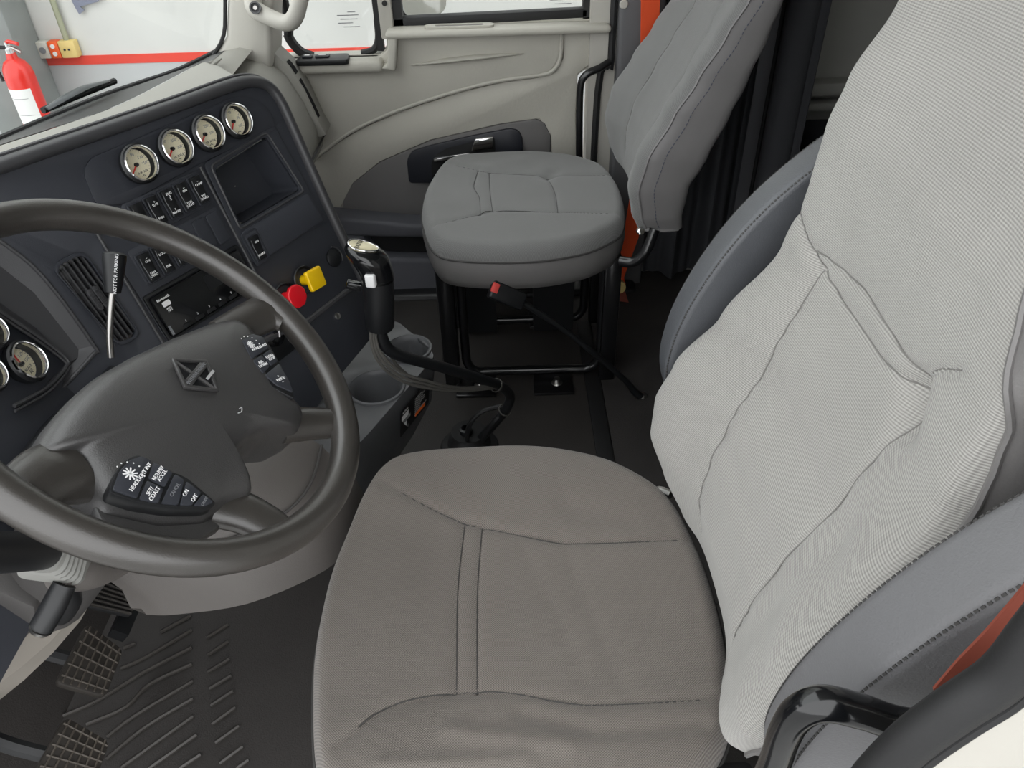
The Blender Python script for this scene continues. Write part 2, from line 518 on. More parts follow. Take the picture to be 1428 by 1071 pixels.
# --- cab shell
RIBS = [[(-0.771, 0.845), (-0.732, 0.867), (-0.659, 0.927)],
    [(-0.841, 0.752), (-0.790, 0.779), (-0.729, 0.831), (-0.647, 0.887)],
    [(-0.791, 0.734), (-0.731, 0.765), (-0.703, 0.810), (-0.635, 0.850)],
    [(-0.744, 0.709), (-0.707, 0.748), (-0.622, 0.814)],
    [(-0.729, 0.669), (-0.681, 0.725), (-0.611, 0.778)],
    [(-0.697, 0.653), (-0.600, 0.743)],
    [(-0.648, 0.650), (-0.583, 0.708)],
    [(-0.594, 0.649), (-0.565, 0.672)],
    [(-0.721, 0.924), (-0.672, 0.961)],
    [(-0.783, 0.890), (-0.763, 0.900)],
    [(-0.624, 0.907), (-0.589, 0.938)],
    [(-0.610, 0.869), (-0.578, 0.898)],
    [(-0.599, 0.832), (-0.565, 0.859)],
    [(-0.586, 0.797), (-0.552, 0.823)],
    [(-0.574, 0.763), (-0.540, 0.791)],
    [(-0.561, 0.727), (-0.527, 0.758)],
    [(-0.545, 0.692), (-0.511, 0.722)],
    [(-0.527, 0.655), (-0.494, 0.684)],
    [(-0.495, 0.646), (-0.478, 0.660)]]
floor = struct('floor', box(-1.2, 1.7, .2, 2.32, -.06, 0), 'floor_mat', 'black rubber cab floor')
obj('carpet_strip', box(.25, .95, .95, 2.3, 0, .006), 'carpet', floor)
obj('mat_edge', box(.205, .247, .95, 2.0, 0, .009), 'rubber', floor, bev=.003)
obj('toe_board', xz([(-1.2, 0), (-.84, 0), (-1.14, .42), (-1.2, .42)], .2, 2.32), 'floor_mat', floor)
for P in RIBS:
    obj('mat_rib', tube([(x, y, .002) for x, y in P], .0038, 6, 4, fx=1.0), 'floor_rib', floor)
struct('wall_front', box(-1.2, -1.14, .2, 2.32, -.06, .60), 'satin_black', 'dark firewall under the dashboard')
ceiling = struct('ceiling', box(-.45, 1.75, .12, 2.36, 1.95, 2.0), 'roof', 'pale cab roof lining')
struct('wall_rear', box(1.65, 1.7, .12, 2.36, -.06, 1.95), 'sleeper', 'rear wall of the sleeper')
wall_right = struct('wall_right', box(.42, 1.65, 2.30, 2.36, -.06, 1.95), 'sleeper', 'grey sleeper side wall behind the passenger seat')
obj('ledge', box(.80, 1.64, 2.24, 2.30, .595, .635), 'sleeper', wall_right, bev=.012)
obj('ledge_lip', box(.80, 1.64, 2.25, 2.30, .55, .575), 'sleeper', wall_right, bev=.008)
wall_left = struct('wall_left', box(.36, 1.65, .13, .19, -.06, 1.95), 'pillar_light', 'driver side wall behind the door opening')
bunk = thing('bunk', 'dark bunk mattress in the sleeper behind the curtain', 'bed', (1.2, 1.7, 0))
obj('mattress', box(.84, 1.64, .90, 2.235, .36, .545), 'sleeper_dark', bunk, bev=.04, seg=4)
obj('bunk_base', box(.86, 1.64, .90, 2.29, 0, .36), 'sleeper_dark', bunk)
obj('bunk_cord', tube([(1.0, 2.22, .535), (1.05, 2.2, .53), (1.08, 2.21, .528)], .004, 6, 3), 'print_white', bunk)

# --- windscreen
cowl = [(-.92, .2, .785), (-1.02, .5, .785), (-1.08, .78, .785), (-1.10, .9, .785), (-1.11, 1.05, .785), (-1.10, 1.2, .785), (-1.09, 1.33, .785), (-1.06, 1.45, .785), (-1.03, 1.53, .785), (-.99, 1.64, .785), (-.95, 1.74, .785), (-.91, 1.83, .785), (-.85, 1.93, .785), (-.80, 2.02, .785), (-.74, 2.235, .785)]
ws = [[(x + dx - .006, y, z) for dx, z in ((0, .785), (.14, 1.1), (.30, 1.45), (.52, 1.93))] for x, y, _ in cowl]
win1 = struct('window_1', thick(loft(ws), .005), 'glass', 'raked two-piece windscreen above the dashboard')
obj('divider', tube([(-1.042, 1.50, .787), (-.902, 1.50, 1.1), (-.522, 1.50, 1.93)], .003, 6), 'rubber', win1)
obj('lower_seal', tube([r[0] for r in ws], .007, 8, 2), 'rubber', win1)

# --- far A pillar
tp = struct('trim_1', xz([(-.83, .74), (-.615, .74), (-.60, .80), (-.585, .87), (-.50, 1.2), (-.36, 1.95), (-.48, 1.95), (-.60, 1.25), (-.685, .93), (-.715, .83), (-.755, .785)], 2.13, 2.27), 'pillar_light', 'pale windscreen pillar on the passenger side', bev=.018, seg=3)
obj('rubber_edge', tube([(-.758, 2.135, .785), (-.718, 2.135, .835), (-.69, 2.135, .93), (-.605, 2.135, 1.25)], .005, 6, 3), 'rubber', tp)

gh = thing('pillar_grab_bar', 'pale plastic grab handle bolted to the windscreen pillar', 'handle', (-.62, 2.1, .86))
obj('grip', tube([(-0.6137, 2.1100, 0.9389), (-0.6126, 2.1000, 0.9018), (-0.5726, 2.0800, 0.8836), (-0.5307, 2.0600, 0.8754), (-0.5038, 2.0500, 0.8933), (-0.4789, 2.0500, 0.9405), (-0.4340, 2.0600, 1.0174), (-0.3989, 2.1000, 1.1136)], [.026, .030, .027, .024, .022, .020, .020, .022], 14, 6, fx=.75), 'pillar_light', gh)
bo = obj('bolt_cup', lathe([(0, .004), (.010, .004), (.0105, .014), (.014, .014), (.0145, 0), (0, 0)], 20), 'pillar_grey', gh, look((-0.6029, 2.0680, 0.9099), (.25, -.95, .25)))
obj('bolt', lathe([(0, .010), (.005, .010), (.006, .004), (0, .004)], 8), 'dull_steel', bo, look((-0.6029, 2.0680, 0.9099), (.25, -.95, .25)))

# --- passenger door
YD = 2.30
def dplate(pts, y_out, thickness):
    """plate standing proud of the door plane by y_out"""
    return xz(pts, YD - y_out, YD - y_out + thickness)
door = thing('door_1', 'beige passenger door with chrome latch and low window', None, (-.15, YD, -.06), kind='structure')
obj('door_skin', dplate([(-.66, -.09), (-.66, .733), (-.345, .733), (-.325, .75), (-.32, .80), (.305, .815), (.30, .715), (.215, .66), (.22, .30), (.22, -.09)], 0, .05), 'door_beige', door)
upper = [(-0.5876, 0.4371),(-0.5060, 0.4927),(-0.4353, 0.5320),(-0.3010, 0.5833),(-0.1288, 0.6319),(-0.0029, 0.6566),(0.1048, 0.6675),(0.1419, 0.6784),(0.1640, 0.7130),(0.1686, 0.8056)]
ud = obj('upper_panel', dplate(upper + [(-.318, .802), (-.318, .752), (-.345, .731), (-.62, .731), (-.62, .52)], .018, .03), 'door_beige', door, bev=.008, seg=3)
obj('panel_bead', tube([(x, YD - .014, z) for x, z in upper], .0062, 8, 3), 'door_beige', ud)
obj('rear_panel', dplate([(0.1726, 0.8036),(0.2918, 0.8022),(0.2861, 0.7174),(0.2164, 0.6643),(0.2134, 0.5491),(0.2221, 0.3939),(0.1444, 0.3963),(0.1392, 0.4865),(0.1046, 0.5395),(-0.0069, 0.5278),(-0.2253, 0.4843),(-0.3853, 0.4218),(-0.4792, 0.3549),(-0.5457, 0.2501),(-0.6100, 0.2770),(-0.5893, 0.4280),(-0.5075, 0.4839),(-0.4366, 0.5234),(-0.3020, 0.5749),(-0.1293, 0.6238),(-0.0032, 0.6486),(0.1048, 0.6595),(0.1502, 0.6722),(0.1722, 0.7089)], .008, .02), 'door_beige', door, bev=.005, seg=2)
obj('sill_top', box(-.318, .30, 2.235, 2.34, .785, .806), 'door_beige', door, bev=.012, seg=3)
obj('front_ledge', box(-.62, -.335, 2.235, 2.34, .70, .731), 'door_beige', door, bev=.012, seg=3)
obj('ledge_step', xz([(-.345, .71), (-.322, .72), (-.31, .795), (-.29, .806), (-.285, .79), (-.30, .70)], 2.24, 2.335), 'door_beige', door, bev=.008, seg=3)
pc = obj('pull_cup', prism(rrect(.19, .036, .017), 0, .006, [rrect(.135, .020, .0095)]), 'door_beige', door, T(-.115, 2.268, .8062), bev=.002)
obj('cup_well', prism(rrect(.14, .023, .011), -.001, .003), 'door_dark', pc, T(-.115, 2.268, .8062))
obj('dent_shadow_ridge', tube([(-.26, 2.283, .706), (-.16, 2.283, .716), (-.05, 2.283, .724), (.06, 2.283, .728)], [.004, .020, .020, .004], 12, 5, fx=.35), 'door_beige', ud)  # soft raised ridge standing in for the shadow of a shallow dent
lower = [(-0.5308, 0.2520),(-0.5192, 0.2960),(-0.4782, 0.3571),(-0.3847, 0.4215),(-0.2250, 0.4839),(-0.0070, 0.5275),(0.0894, 0.5396),(0.1215, 0.5279),(0.1389, 0.4883),(0.1455, 0.2303),(0.1462, 0.1537)]
obj('lower_inset', dplate(lower, .012, .02), 'door_dark', door, bev=.006, seg=2)
hz = [(-0.3027, 0.3559),(-0.3017, 0.4275),(-0.2834, 0.4562),(-0.2254, 0.4722),(-0.0940, 0.4990),(0.0183, 0.5173),(0.0438, 0.5101),(0.0542, 0.4836),(0.0544, 0.3447)]
hb = obj('latch_bezel', dplate(rounded(hz, .012), .022, .014), 'door_black', door, bev=.003)
hr = [(-0.2297, 0.3698),(-0.2275, 0.4204),(-0.2101, 0.4447),(-0.1781, 0.4638),(-0.0296, 0.4945),(-0.0301, 0.3636)]
obj('latch_recess', dplate(rounded(hr, .012), .0235, .012), 'void', hb, bev=.001)
obj('latch_pull', dplate([(-0.2188, 0.4392),(-0.1070, 0.4536),(-0.1055, 0.4424),(-0.2176, 0.4279)], .04, .016), 'chrome', hb, bev=.003)
obj('latch_lock', dplate([(-0.0875, 0.4949),(-0.0337, 0.4998),(-0.0372, 0.4648),(-0.1024, 0.4579),(-0.0970, 0.4777)], .04, .018), 'chrome', hb, bev=.003)
sw = obj('switch_plate', prism(rounded([(-.572, 2.225), (-.425, 2.225), (-.43, 2.29), (-.565, 2.29)], .012), .727, .742), 'satin_black', door, bev=.003)
for dx, wd in ((-.542, .014), (-.50, .02)):
    obj('switch_key', box(dx - wd, dx + wd, 2.245, 2.268, .741, .748), 'door_black', sw, bev=.003)
    obj('switch_mark', box(dx - wd * .5, dx + wd * .5, 2.252, 2.260, .748, .7486), 'print_white', sw)
obj('armrest_rail', xz([(-.60, .215), (.21, .17), (.21, .225), (-.30, .245), (-.60, .285)], 2.215, 2.30), 'door_low', door, bev=.012, seg=3)
obj('pocket_slot', xz([(-.44, .14), (.2, .10), (.2, .172), (-.44, .214)], 2.25, 2.30), 'void', door)
obj('pocket_panel', xz([(-.60, -.06), (.22, -.09), (.22, .095), (-.05, .11), (-.40, .135), (-.46, .21), (-.60, .225)], 2.205, 2.30), 'door_low', door, bev=.015, seg=3)
sill = obj('door_sill', box(-.55, .42, 2.16, 2.31, -.075, .02), 'satin_black', door, bev=.02, seg=3)
for dx in (-.38, -.22, .0, .17): obj('screw', lathe([(0, .004), (.006, .003), (.006, 0)], 10), 'dull_steel', sill, look((dx, 2.16, -.02), (0, -1, 0)))

# windows of the door
def pane(name, x0, x1, z0, z1, lab):
    return struct(name, box(x0, x1, 2.318, 2.322, z0, z1), 'glass', lab)
w2 = pane('window_2', -.60, -.335, .72, 1.55, 'small front quarter window of the passenger door')
w3 = pane('window_3', -.29, .25, .79, 1.6, 'roll-down window of the passenger door')
obj('rear_rubber', box(-.352, -.335, 2.305, 2.335, .74, 1.55), 'rubber', w2)
obj('front_rubber', tube([(-.60, 2.315, 1.5), (-.594, 2.315, .86), (-.60, 2.315, .79), (-.575, 2.315, .745), (-.54, 2.315, .728)], .014, 8, 4), 'rubber', w2)
obj('corner_rubber', tube([(-.345, 2.315, .82), (-.348, 2.315, .77), (-.365, 2.315, .742), (-.40, 2.315, .733)], .010, 8, 4), 'rubber', w2)
obj('sill_rubber', xz([(-.30, .795), (.24, .812), (.24, .836), (-.30, .826)], 2.30, 2.335), 'rubber', w3, bev=.004)
obj('front_channel', box(-.298, -.272, 2.30, 2.335, .80, 1.6), 'rubber', w3)
obj('rear_channel', box(.226, .246, 2.30, 2.335, .81, 1.6), 'rubber', w3)
obj('window_post', box(-.335, -.298, 2.285, 2.345, .775, 1.6), 'pillar_light', door, bev=.006)
obj('rear_frame', box(.246, .30, 2.285, 2.345, .80, 1.6), 'frame_white', door, bev=.006)
obj('post_bolt', lathe([(0, .005), (.007, .004), (.007, 0)], 12), 'rubber', door, look((-.315, 2.285, .868), (0, -1, 0)))
# etched marks on the panes
for nm, w, x, z, y in (('etched_mark', w2, -.425, .815, 2.3165), ('etched_mark', w3, .165, .858, 2.3165)):
    em = G()
    for k, (a, b, c) in enumerate([(-.03, .03, .018), (-.022, .026, .008), (-.03, .012, -.002), (-.016, .03, -.012), (.0, .022, .026)]):
        em.merge(box(x + a, x + b, y, y + .0006, z + c, z + c + .002))
    obj(nm, em, 'print_grey', w)

# side mirror
mi = thing('side_mirror', 'outside mirror of the truck seen in the top of the door window', 'mirror', (-.40, 2.62, .7))
mg = [(p[0], p[1]) for p in rrect(.15, .34, .03, 5)]
MM = look((-0.2399, 2.6200, 0.9281), (.45, -.89, .05))
obj('housing', prism(mg, -.07, -.002), 'satin_black', mi, MM, bev=.012, seg=3)
obj('mirror_glass', prism(inset(mg, .006), -.002, .003), 'mirror', mi, MM)
obj('bracket', tube([MM @ Vector((-.05, .1, -.04)), (-.60, 2.45, .95), (-.66, 2.33, .93)], .012, 8), 'satin_black', mi)

# far door jamb, B pillar and the bar on it
tb = struct('trim_2', xz([(.318, -.06), (.44, -.06), (.44, 1.95), (.318, 1.95)], 2.22, 2.36), 'pillar_grey', 'grey door pillar behind the passenger door', bev=.012, seg=3)
obj('jamb', box(.245, .318, 2.27, 2.36, -.06, 1.95), 'pillar_light', tb)
obj('jamb_seal', tube([(.306, 2.262, 1.9), (.306, 2.262, .80), (.300, 2.262, .70), (.272, 2.262, .62), (.268, 2.262, .0)], .010, 8, 4), 'rubber', tb)
obj('pillar_cap', lathe([(0, .004), (.010, .003), (.012, 0), (0, 0)], 16), 'pillar_light', tb, look((0.3263, 2.2200, 0.8613), (0, -1, 0)))
bar = obj('door_pull_bar', tube([(0.2982, 2.2350, 0.7125), (0.2698, 2.2250, 0.6989), (0.2358, 2.2200, 0.6859), (0.2187, 2.2200, 0.6571), (0.2172, 2.2200, 0.5727), (0.2227, 2.2250, 0.4090), (0.2311, 2.2400, 0.2491)], .0105, 10, 6), 'steel_black')
tag(bar, 'black metal pull bar along the rear edge of the passenger door', 'handle')

obj('kick_panel', box(-1.2, -.62, 2.30, 2.36, -.06, .55), 'door_low', wall_right)

# ================================================================== SEATS
def uv_mesh(name, vs, fs, uvs, m):
    me = bpy.data.meshes.new(name)
    me.from_pydata([tuple(p) for p in vs], [], fs)
    ul = me.uv_layers.new(name='UVMap')
    for lp in me.loops: ul.data[lp.index].uv = uvs[lp.vertex_index]
    bm = bmesh.new(); bm.from_mesh(me); bmesh.ops.recalc_face_normals(bm, faces=bm.faces); bm.to_mesh(me); bm.free()
    me.shade_smooth(); me.materials.append(MATS[m])
    return me

HALF = [(-.262, 0.0), (-.260, .06), (-.252, .115), (-.236, .19), (-.213, .248), (-.178, .278), (-.09, .297), (.027, .299), (.129, .272), (.19, .232), (.235, .18), (.255, .10), (.262, 0.0)]
def cushion_outline(n=260):
    P = [Vector((x, y, 0)) for x, y in HALF] + [Vector((x, -y, 0)) for x, y in HALF[-2:0:-1]]
    return resample(catmull(P, 8, True), n, True)

def cushion_height(x, y, seams, folds, puff=1.0):
    """padding height above the nominal top: raised side bolsters, sat-in middle, grooves along the seams"""
    h = .014 * smooth01((abs(y) - .10) / .13) - .010 * math.exp(-((x - .08) ** 2 + y * y) / .016)
    h += .010 * smooth01((-x - .05) / .15)
    h *= puff
    for s in seams:
        d = dist_poly((x, y), s)
        if d < .03: h -= .0026 * math.exp(-(d / .0028) ** 2) + .0020 * math.exp(-(d / .011) ** 2)
    for s, a, w in folds:
        d = dist_poly((x, y), s)
        if d < .05: h += a * math.exp(-(d / w) ** 2)
    return h

def seat_cushion(parent, ox, oy, ztop, thickness, seams, folds, cloth, side, welt_z, puff=1.0):
    out = cushion_outline()
    n = len(out); rings = 84
    vs, uvs, fs = [], [], []
    rr = [.90 * (i / (rings - 14)) for i in range(rings - 13)]
    prof = [(r, 0.0) for r in rr]
    for k in range(1, 14):                       # rolled edge of the foam
        a = rad(90 * k / 13); prof.append((.90 + .10 * math.sin(a), -.038 * (1 - math.cos(a))))
    for j, (r, dz) in enumerate(prof):
        for p in out:
            x, y = p.x * r, p.y * r
            vs.append((ox + x, oy + y, ztop + dz + cushion_height(x, y, seams, folds, puff) * (1 if r <= .95 else max(0, (1 - r) / .05))))
            uvs.append((x, y))
    for j in range(len(prof) - 1):
        for k in range(n):
            k2 = (k + 1) % n
            fs.append((j * n + k, j * n + k2, (j + 1) * n + k2, (j + 1) * n + k))
    cv = obj('cushion_cover', uv_mesh('cushion_cover', vs, fs, uvs, cloth), cloth, parent)
    for s in seams:
        Q = resample(catmull([(p[0], p[1], 0) for p in s], 5), 46)
        obj('seam', tube([(ox + p.x, oy + p.y, ztop + cushion_height(p.x, p.y, seams, folds, puff) + .0006) for p in Q if (p.x / .25) ** 2 + (p.y / .285) ** 2 < .98], .0008, 5), 'seam_dark', cv)
    rows = []
    for s, dz in ((1.0, -.036), (1.008, -.05), (1.012, -.07), (1.0, -thickness * .8), (.97, -thickness), (.90, -thickness - .012)):
        rows.append([(ox + p.x * s, oy + p.y * s, ztop + dz) for p in out])
    obj('cushion_side', loft(rows, True, True), side, parent, sharp=60)
    obj('welt', tube([(ox + p.x * 1.004, oy + p.y * 1.004, ztop + welt_z) for p in out[::2]], .0028, 6, closed=True), 'seam_dark', parent)
    return out

def section(xe, hw, dep, thk):
    """half section of a backrest (y from 0 outwards, x backwards); first part cloth, rest vinyl"""
    c = [(0, xe + dep), (.30 * hw, xe + dep * .95), (.52 * hw, xe + dep * .74), (.70 * hw, xe + dep * .30), (.84 * hw, xe + .002), (.94 * hw, xe + .004), (.995 * hw, xe + .022)]
    v = [(.995 * hw, xe + .022), (1.012 * hw, xe + .05), (1.008 * hw, xe + thk * .82), (.985 * hw, xe + thk * .97), (.90 * hw, xe + thk + .003), (.4 * hw, xe + thk + .004), (0, xe + thk + .006)]
    return c, v

def backrest(parent, oy, table, seams, dents, cloth, side, nz=170, nc=44, stitch='seam_thread', cut=None):
    z0, z1 = table[0][0], table[-1][0]
    zs = [z0 + (z1 - z0) * i / (nz - 1) for i in range(nz)]
    vs, uvs, fs, sides = [], [], [], {1: [], -1: []}
    edge = {1: [], -1: []}
    for z in zs:
        xe, hw, dep, thk = interp(table, z)
        c, v = section(xe, hw, dep, thk)
        dense = resample(catmull([(p[0], p[1], 0) for p in c], 8), nc * 5)
        for sgn in (-1, 1):
            f = interp(cut, z)[0] if (cut and sgn < 0) else 1.0
            nk = max(8, int(f * len(dense)))
            cc = resample(dense[:nk], nc)
            seq = cc[::-1] if sgn < 0 else cc[1:]
            for p in seq:
                y = sgn * p.x; x = p.y
                for s in seams:
                    d = dist_poly((y, z), s)
                    if d < .03: x += .0032 * math.exp(-(d / .0032) ** 2) + .0026 * math.exp(-(d / .012) ** 2)
                for s, a, w in dents:
                    d = dist_poly((y, z), s)
                    if d < .09: x += a * math.exp(-(d / w) ** 2)
                vs.append((x, oy + y, z)); uvs.append((y, z))
            vv = resample(dense[nk - 1:-1:4] + catmull([(p[0], p[1], 0) for p in v], 6), 34)
            sides[sgn].append([(p.y, oy + sgn * p.x, z) for p in vv])
            edge[sgn].append((cc[-1].y - .001, oy + sgn * (cc[-1].x + .001), z))
    w = 2 * nc - 1
    for i in range(nz - 1):
        for k in range(w - 1):
            fs.append((i * w + k, i * w + k + 1, (i + 1) * w + k + 1, (i + 1) * w + k))
    cv = obj('backrest_cover', uv_mesh('backrest_cover', vs, fs, uvs, cloth), cloth, parent)
    for s in seams:
        Q = resample(catmull([(p[0], p[1], 0) for p in s], 5), 50); T3 = []
        for q in Q:
            fi = (q.y - z0) / (z1 - z0) * (nz - 1); i = int(fi)
            if not 0 <= i < nz - 1: continue
            xr = []
            for ii in (i, i + 1):
                for j in range(w - 1):
                    ya, yb = vs[ii * w + j][1] - oy, vs[ii * w + j + 1][1] - oy
                    if ya <= q.x <= yb:
                        xr.append(vs[ii * w + j][0] + (vs[ii * w + j + 1][0] - vs[ii * w + j][0]) * (q.x - ya) / max(1e-9, yb - ya)); break
            if len(xr) == 2: T3.append((xr[0] + (xr[1] - xr[0]) * (fi - i) - .0004, oy + q.x, q.y))
        if len(T3) > 3: obj('seam', tube(T3, .0008, 5), 'seam_mid', cv)
    for sgn in (1, -1):
        obj('backrest_side', loft(sides[sgn]), side, parent, sharp=60)
        o = obj('piping', tube(edge[sgn][::2], .0030, 6), side, parent)
        # row of stitches beside the piping
        st = G(); E = [Vector(p) for p in sides[sgn] and [r[3] for r in sides[sgn]]]
        E = resample(E, 100)
        for a, b in zip(E[::1], E[1:]):
            d = (b - a); st.merge(tube([a + Vector((0, sgn * .0006, 0)), a + d * .6 + Vector((0, sgn * .0006, 0))], .0010, 5))
        obj('stitching', st, stitch, o)
    # closing caps top and bottom
    for zi, nm in ((0, 'backrest_bottom'), (nz - 1, 'backrest_top')):
        ring = [vs[zi * w + k] for k in range(w)]
        loop = ring + sides[1][zi] + sides[-1][zi][::-1]
        g = G(); cx = sum(p[0] for p in loop) / len(loop); N = len(loop)
        g.add(loop + [(cx, oy, zs[zi])], [(k, (k + 1) % N, N) for k in range(N)])
        obj(nm, g, side, parent)

CSEAM = [[(-.203, .204), (-.124, .157), (-.074, .134), (0, .114), (.07, .098), (.26, .094)],
         [(-.203, -.200), (-.154, -.150), (-.075, -.128), (-.006, -.130), (.076, -.148), (.26, -.145)],
         [(-.074, .134), (-.080, .02), (-.076, -.128)], [(-.049, .128), (-.054, .02), (-.052, -.128)]]
CFOLD = [([(.0, -.16), (.09, -.185), (.2, -.18)], -.005, .010), ([(-.08, -.18), (.05, -.20)], .005, .012), ([(-.15, -.22), (.0, -.215)], .004, .010),
         ([(.06, .11), (.10, -.04), (.12, -.13)], -.0016, .011), ([(.0, .10), (.05, -.02), (.075, -.12)], -.0010, .010), ([(.07, .16), (.16, .13)], -.003, .018),
         ([(.06, .19), (.09, .15), (.08, .13)], -.0012, .008)]

# --- driver seat
ds = thing('captain_chair', 'large grey woven driver seat with folded armrests nearest the viewer', 'seat', (.05, .617, 0))
seat_cushion(ds, 0, .617, .492, .13, CSEAM, CFOLD, 'cloth_cushion', 'vinyl_grey', -.040)
BT = [(.50, .236, .16, .020, .12), (.53, .216, .21, .032, .13), (.57, .200, .250, .045, .14), (.62, .205, .268, .052, .14), (.68, .226, .268, .052, .14), (.77, .274, .248, .045, .13), (.88, .326, .224, .024, .11),
      (.96, .340, .218, .014, .11), (1.03, .346, .222, .012, .11), (1.08, .357, .220, .014, .11), (1.155, .379, .200, .016, .11), (1.22, .395, .175, .016, .10), (1.28, .412, .13, .014, .09), (1.31, .43, .07, .008, .06)]
BSEAM = [[(0.0727, 0.5319), (0.1039, 0.6080), (0.1227, 0.7305), (0.1304, 0.8252), (0.1290, 0.8941)],
         [(0.1251, 0.8963), (0.0471, 0.8884), (-0.0370, 0.8905), (-0.1055, 0.9014)],
         [(0.1463, 0.9097), (0.0460, 0.9213), (-0.0335, 0.9166), (-0.1081, 0.9120)],
         [(-0.1066, 0.9006), (-0.1037, 0.8332), (-0.1028, 0.7297), (-0.1072, 0.6195), (-0.1247, 0.5309)],
         [(0.2179, 0.9323), (0.1779, 0.9202), (0.1274, 0.8977)],
         [(-0.1066, 0.9006), (-0.1081, 0.9120), (-0.1053, 0.9252), (-0.1168, 0.9413), (-0.1476, 0.9635)]]
BDENT = [([(-.095, .90), (-.11, .88)], .018, .022), ([(-.15, .78), (-.19, .84)], .006, .03)]
backrest(ds, .617, BT, BSEAM, BDENT, 'cloth_back', 'vinyl_grey', cut=[(.5, 1.0), (.90, 1.0), (.96, .96), (1.02, .82), (1.09, .66), (1.2, .58), (1.31, .58)])

ARM = [(.236, .606), (.219, .64), (.214, .69), (.226, .76), (.255, .835), (.295, .905), (.345, .965), (.41, 1.02), (.46, 1.03), (.475, .99), (.44, .93), (.39, .87), (.35, .80), (.325, .73), (.31, .66), (.295, .615), (.268, .595)]
def armrest(parent, y0, y1, dx, dz, m):
    """padded armrest folded up beside the backrest: curved slab with stitched edges"""
    P = [(p.x + dx, p.y + dz) for p in resample(catmull([(x, z, 0) for x, z in ARM], 6, True), 110, True)]
    a = obj('armrest', xz(P, y0, y1), m, parent, bev=.011, seg=4, ang=50, sharp=70)
    E = resample([(p[0], p[1], 0) for p in P], 210, True)
    for yy, sg in ((y0, -1), (y1, 1)):
        st = G()
        for k in range(210):
            p, q = E[k], E[(k + 1) % 210]; d = q - p
            nn = Vector((d.y, -d.x, 0)).normalized() * .0030
            f = lambda v: (v.x + nn.x * NS, yy - sg * .0030, v.y + nn.y * NS)
            NS = 1 if ((p + nn) - Vector((.31 + dx, .8 + dz, 0))).length < (p - Vector((.31 + dx, .8 + dz, 0))).length else -1
            st.merge(tube([f(p), f(p + d * .62)], .0013, 4))
        obj('stitching', st, 'seam_dark', a)
    return a
armrest(ds, .293, .354, 0, 0, 'vinyl_arm')
armrest(ds, .898, .957, .012, -.034, 'vinyl_dark')
obj('hinge_lever', tube([(0.2087, 0.8448, 0.4400), (0.2268, 0.8438, 0.4500), (0.2417, 0.8291, 0.4550)], .007, 8, 3), 'dull_steel', ds)
obj('seat_base', box(-.17, .22, .42, .82, .10, .36), 'satin_black', ds, bev=.02)
obj('base_rail', box(-.18, .25, .40, .45, .0, .10), 'satin_black', ds, bev=.005)
obj('base_rail', box(-.18, .25, .79, .84, .0, .10), 'satin_black', ds, bev=.005)
obj('gap_shade_block', box(.17, .26, .33, .42, .40, .455), 'void', ds, bev=.01)  # near-black block standing in for the shade in the notch behind the cushion

# --- passenger seat
PO = (.042, 1.885)
psn = thing('passenger_seat', 'grey passenger seat with smooth vinyl sides on a black tube frame', 'seat', (.05, PO[1], 0))
PSEAM = [[(-.20, .20), (-.125, .155), (-.10, .14), (.07, .11), (.26, .10)], [(-.22, -.18), (-.12, -.125), (-.075, -.10), (.08, -.115), (.26, -.14)],
         [(-.118, .155), (-.128, .05), (-.112, -.02), (-.108, -.125)], [(-.088, .14), (-.085, .02), (-.078, -.10)], [(.07, .11), (.085, .0), (.085, -.115)]]
PFOLD = [([(.07, .10), (.09, .13)], -.008, .02), ([(-.1, .16), (0, .20)], .004, .03)]
seat_cushion(psn, PO[0], PO[1], .490, .115, PSEAM, PFOLD, 'cloth_passenger', 'vinyl_grey', -.040, .25)
PT = [(.495, .306, .245, .020, .105), (.53, .290, .255, .030, .115), (.60, .276, .262, .045, .135), (.67, .290, .262, .050, .155), (.76, .340, .250, .045, .145), (.83, .384, .240, .035, .130), (.915, .434, .232, .025, .110), (.985, .474, .225, .02, .090),
      (1.08, .515, .21, .016, .085), (1.16, .545, .19, .016, .085), (1.24, .57, .15, .014, .08), (1.28, .585, .08, .01, .06)]
PBS = [[(-.10, .56), (-.12, .66), (-.115, .80), (-.09, .93), (-.05, 1.05)], [(.10, .56), (.12, .66), (.115, .80), (.09, .93), (.05, 1.05)], [(-.13, .99), (-.09, 1.0), (-.05, 1.03), (0, 1.04)]]
backrest(psn, PO[1], PT, PBS, [], 'cloth_passenger', 'vinyl_cover', nz=110, stitch='stitch_blue')
hem = [(.322, PO[1] - .244, .497), (.345, PO[1] - .247, .495), (.380, PO[1] - .246, .494), (.402, PO[1] - .240, .494)]
obj('hem', tube(hem, .005, 8, 4), 'vinyl_cover', psn)
obj('tear', tube([(0.3831, 1.6280, 0.6707), (0.4029, 1.6280, 0.6635), (0.4112, 1.6280, 0.6731)], .0012, 5), 'print_white', psn)
def ptube(name, P, r=.0125):
    return obj(name, tube(P, r, 12, 6), 'steel_black', psn)
for yy, xs in ((1.725, (-.125, .245)), (1.985, (-.135, .225))):
    ptube('frame_tube', [(xs[0], yy, .40), (xs[0], yy, .12), (xs[0] + .004, yy, .06), (xs[0] + .03, yy, .032), (xs[0] + .08, yy, .03), (xs[1] - .08, yy, .03), (xs[1] - .03, yy, .032), (xs[1] - .004, yy, .06), (xs[1], yy, .12), (xs[1], yy, .40)])
for sx in (-.165, .265):
    obj('frame_leg', box(sx - .022, sx + .022, 1.70, 1.74, .0, .39), 'steel_black', psn, bev=.008)
    obj('frame_leg', box(sx - .022, sx + .022, 1.99, 2.03, .0, .39), 'steel_black', psn, bev=.008)
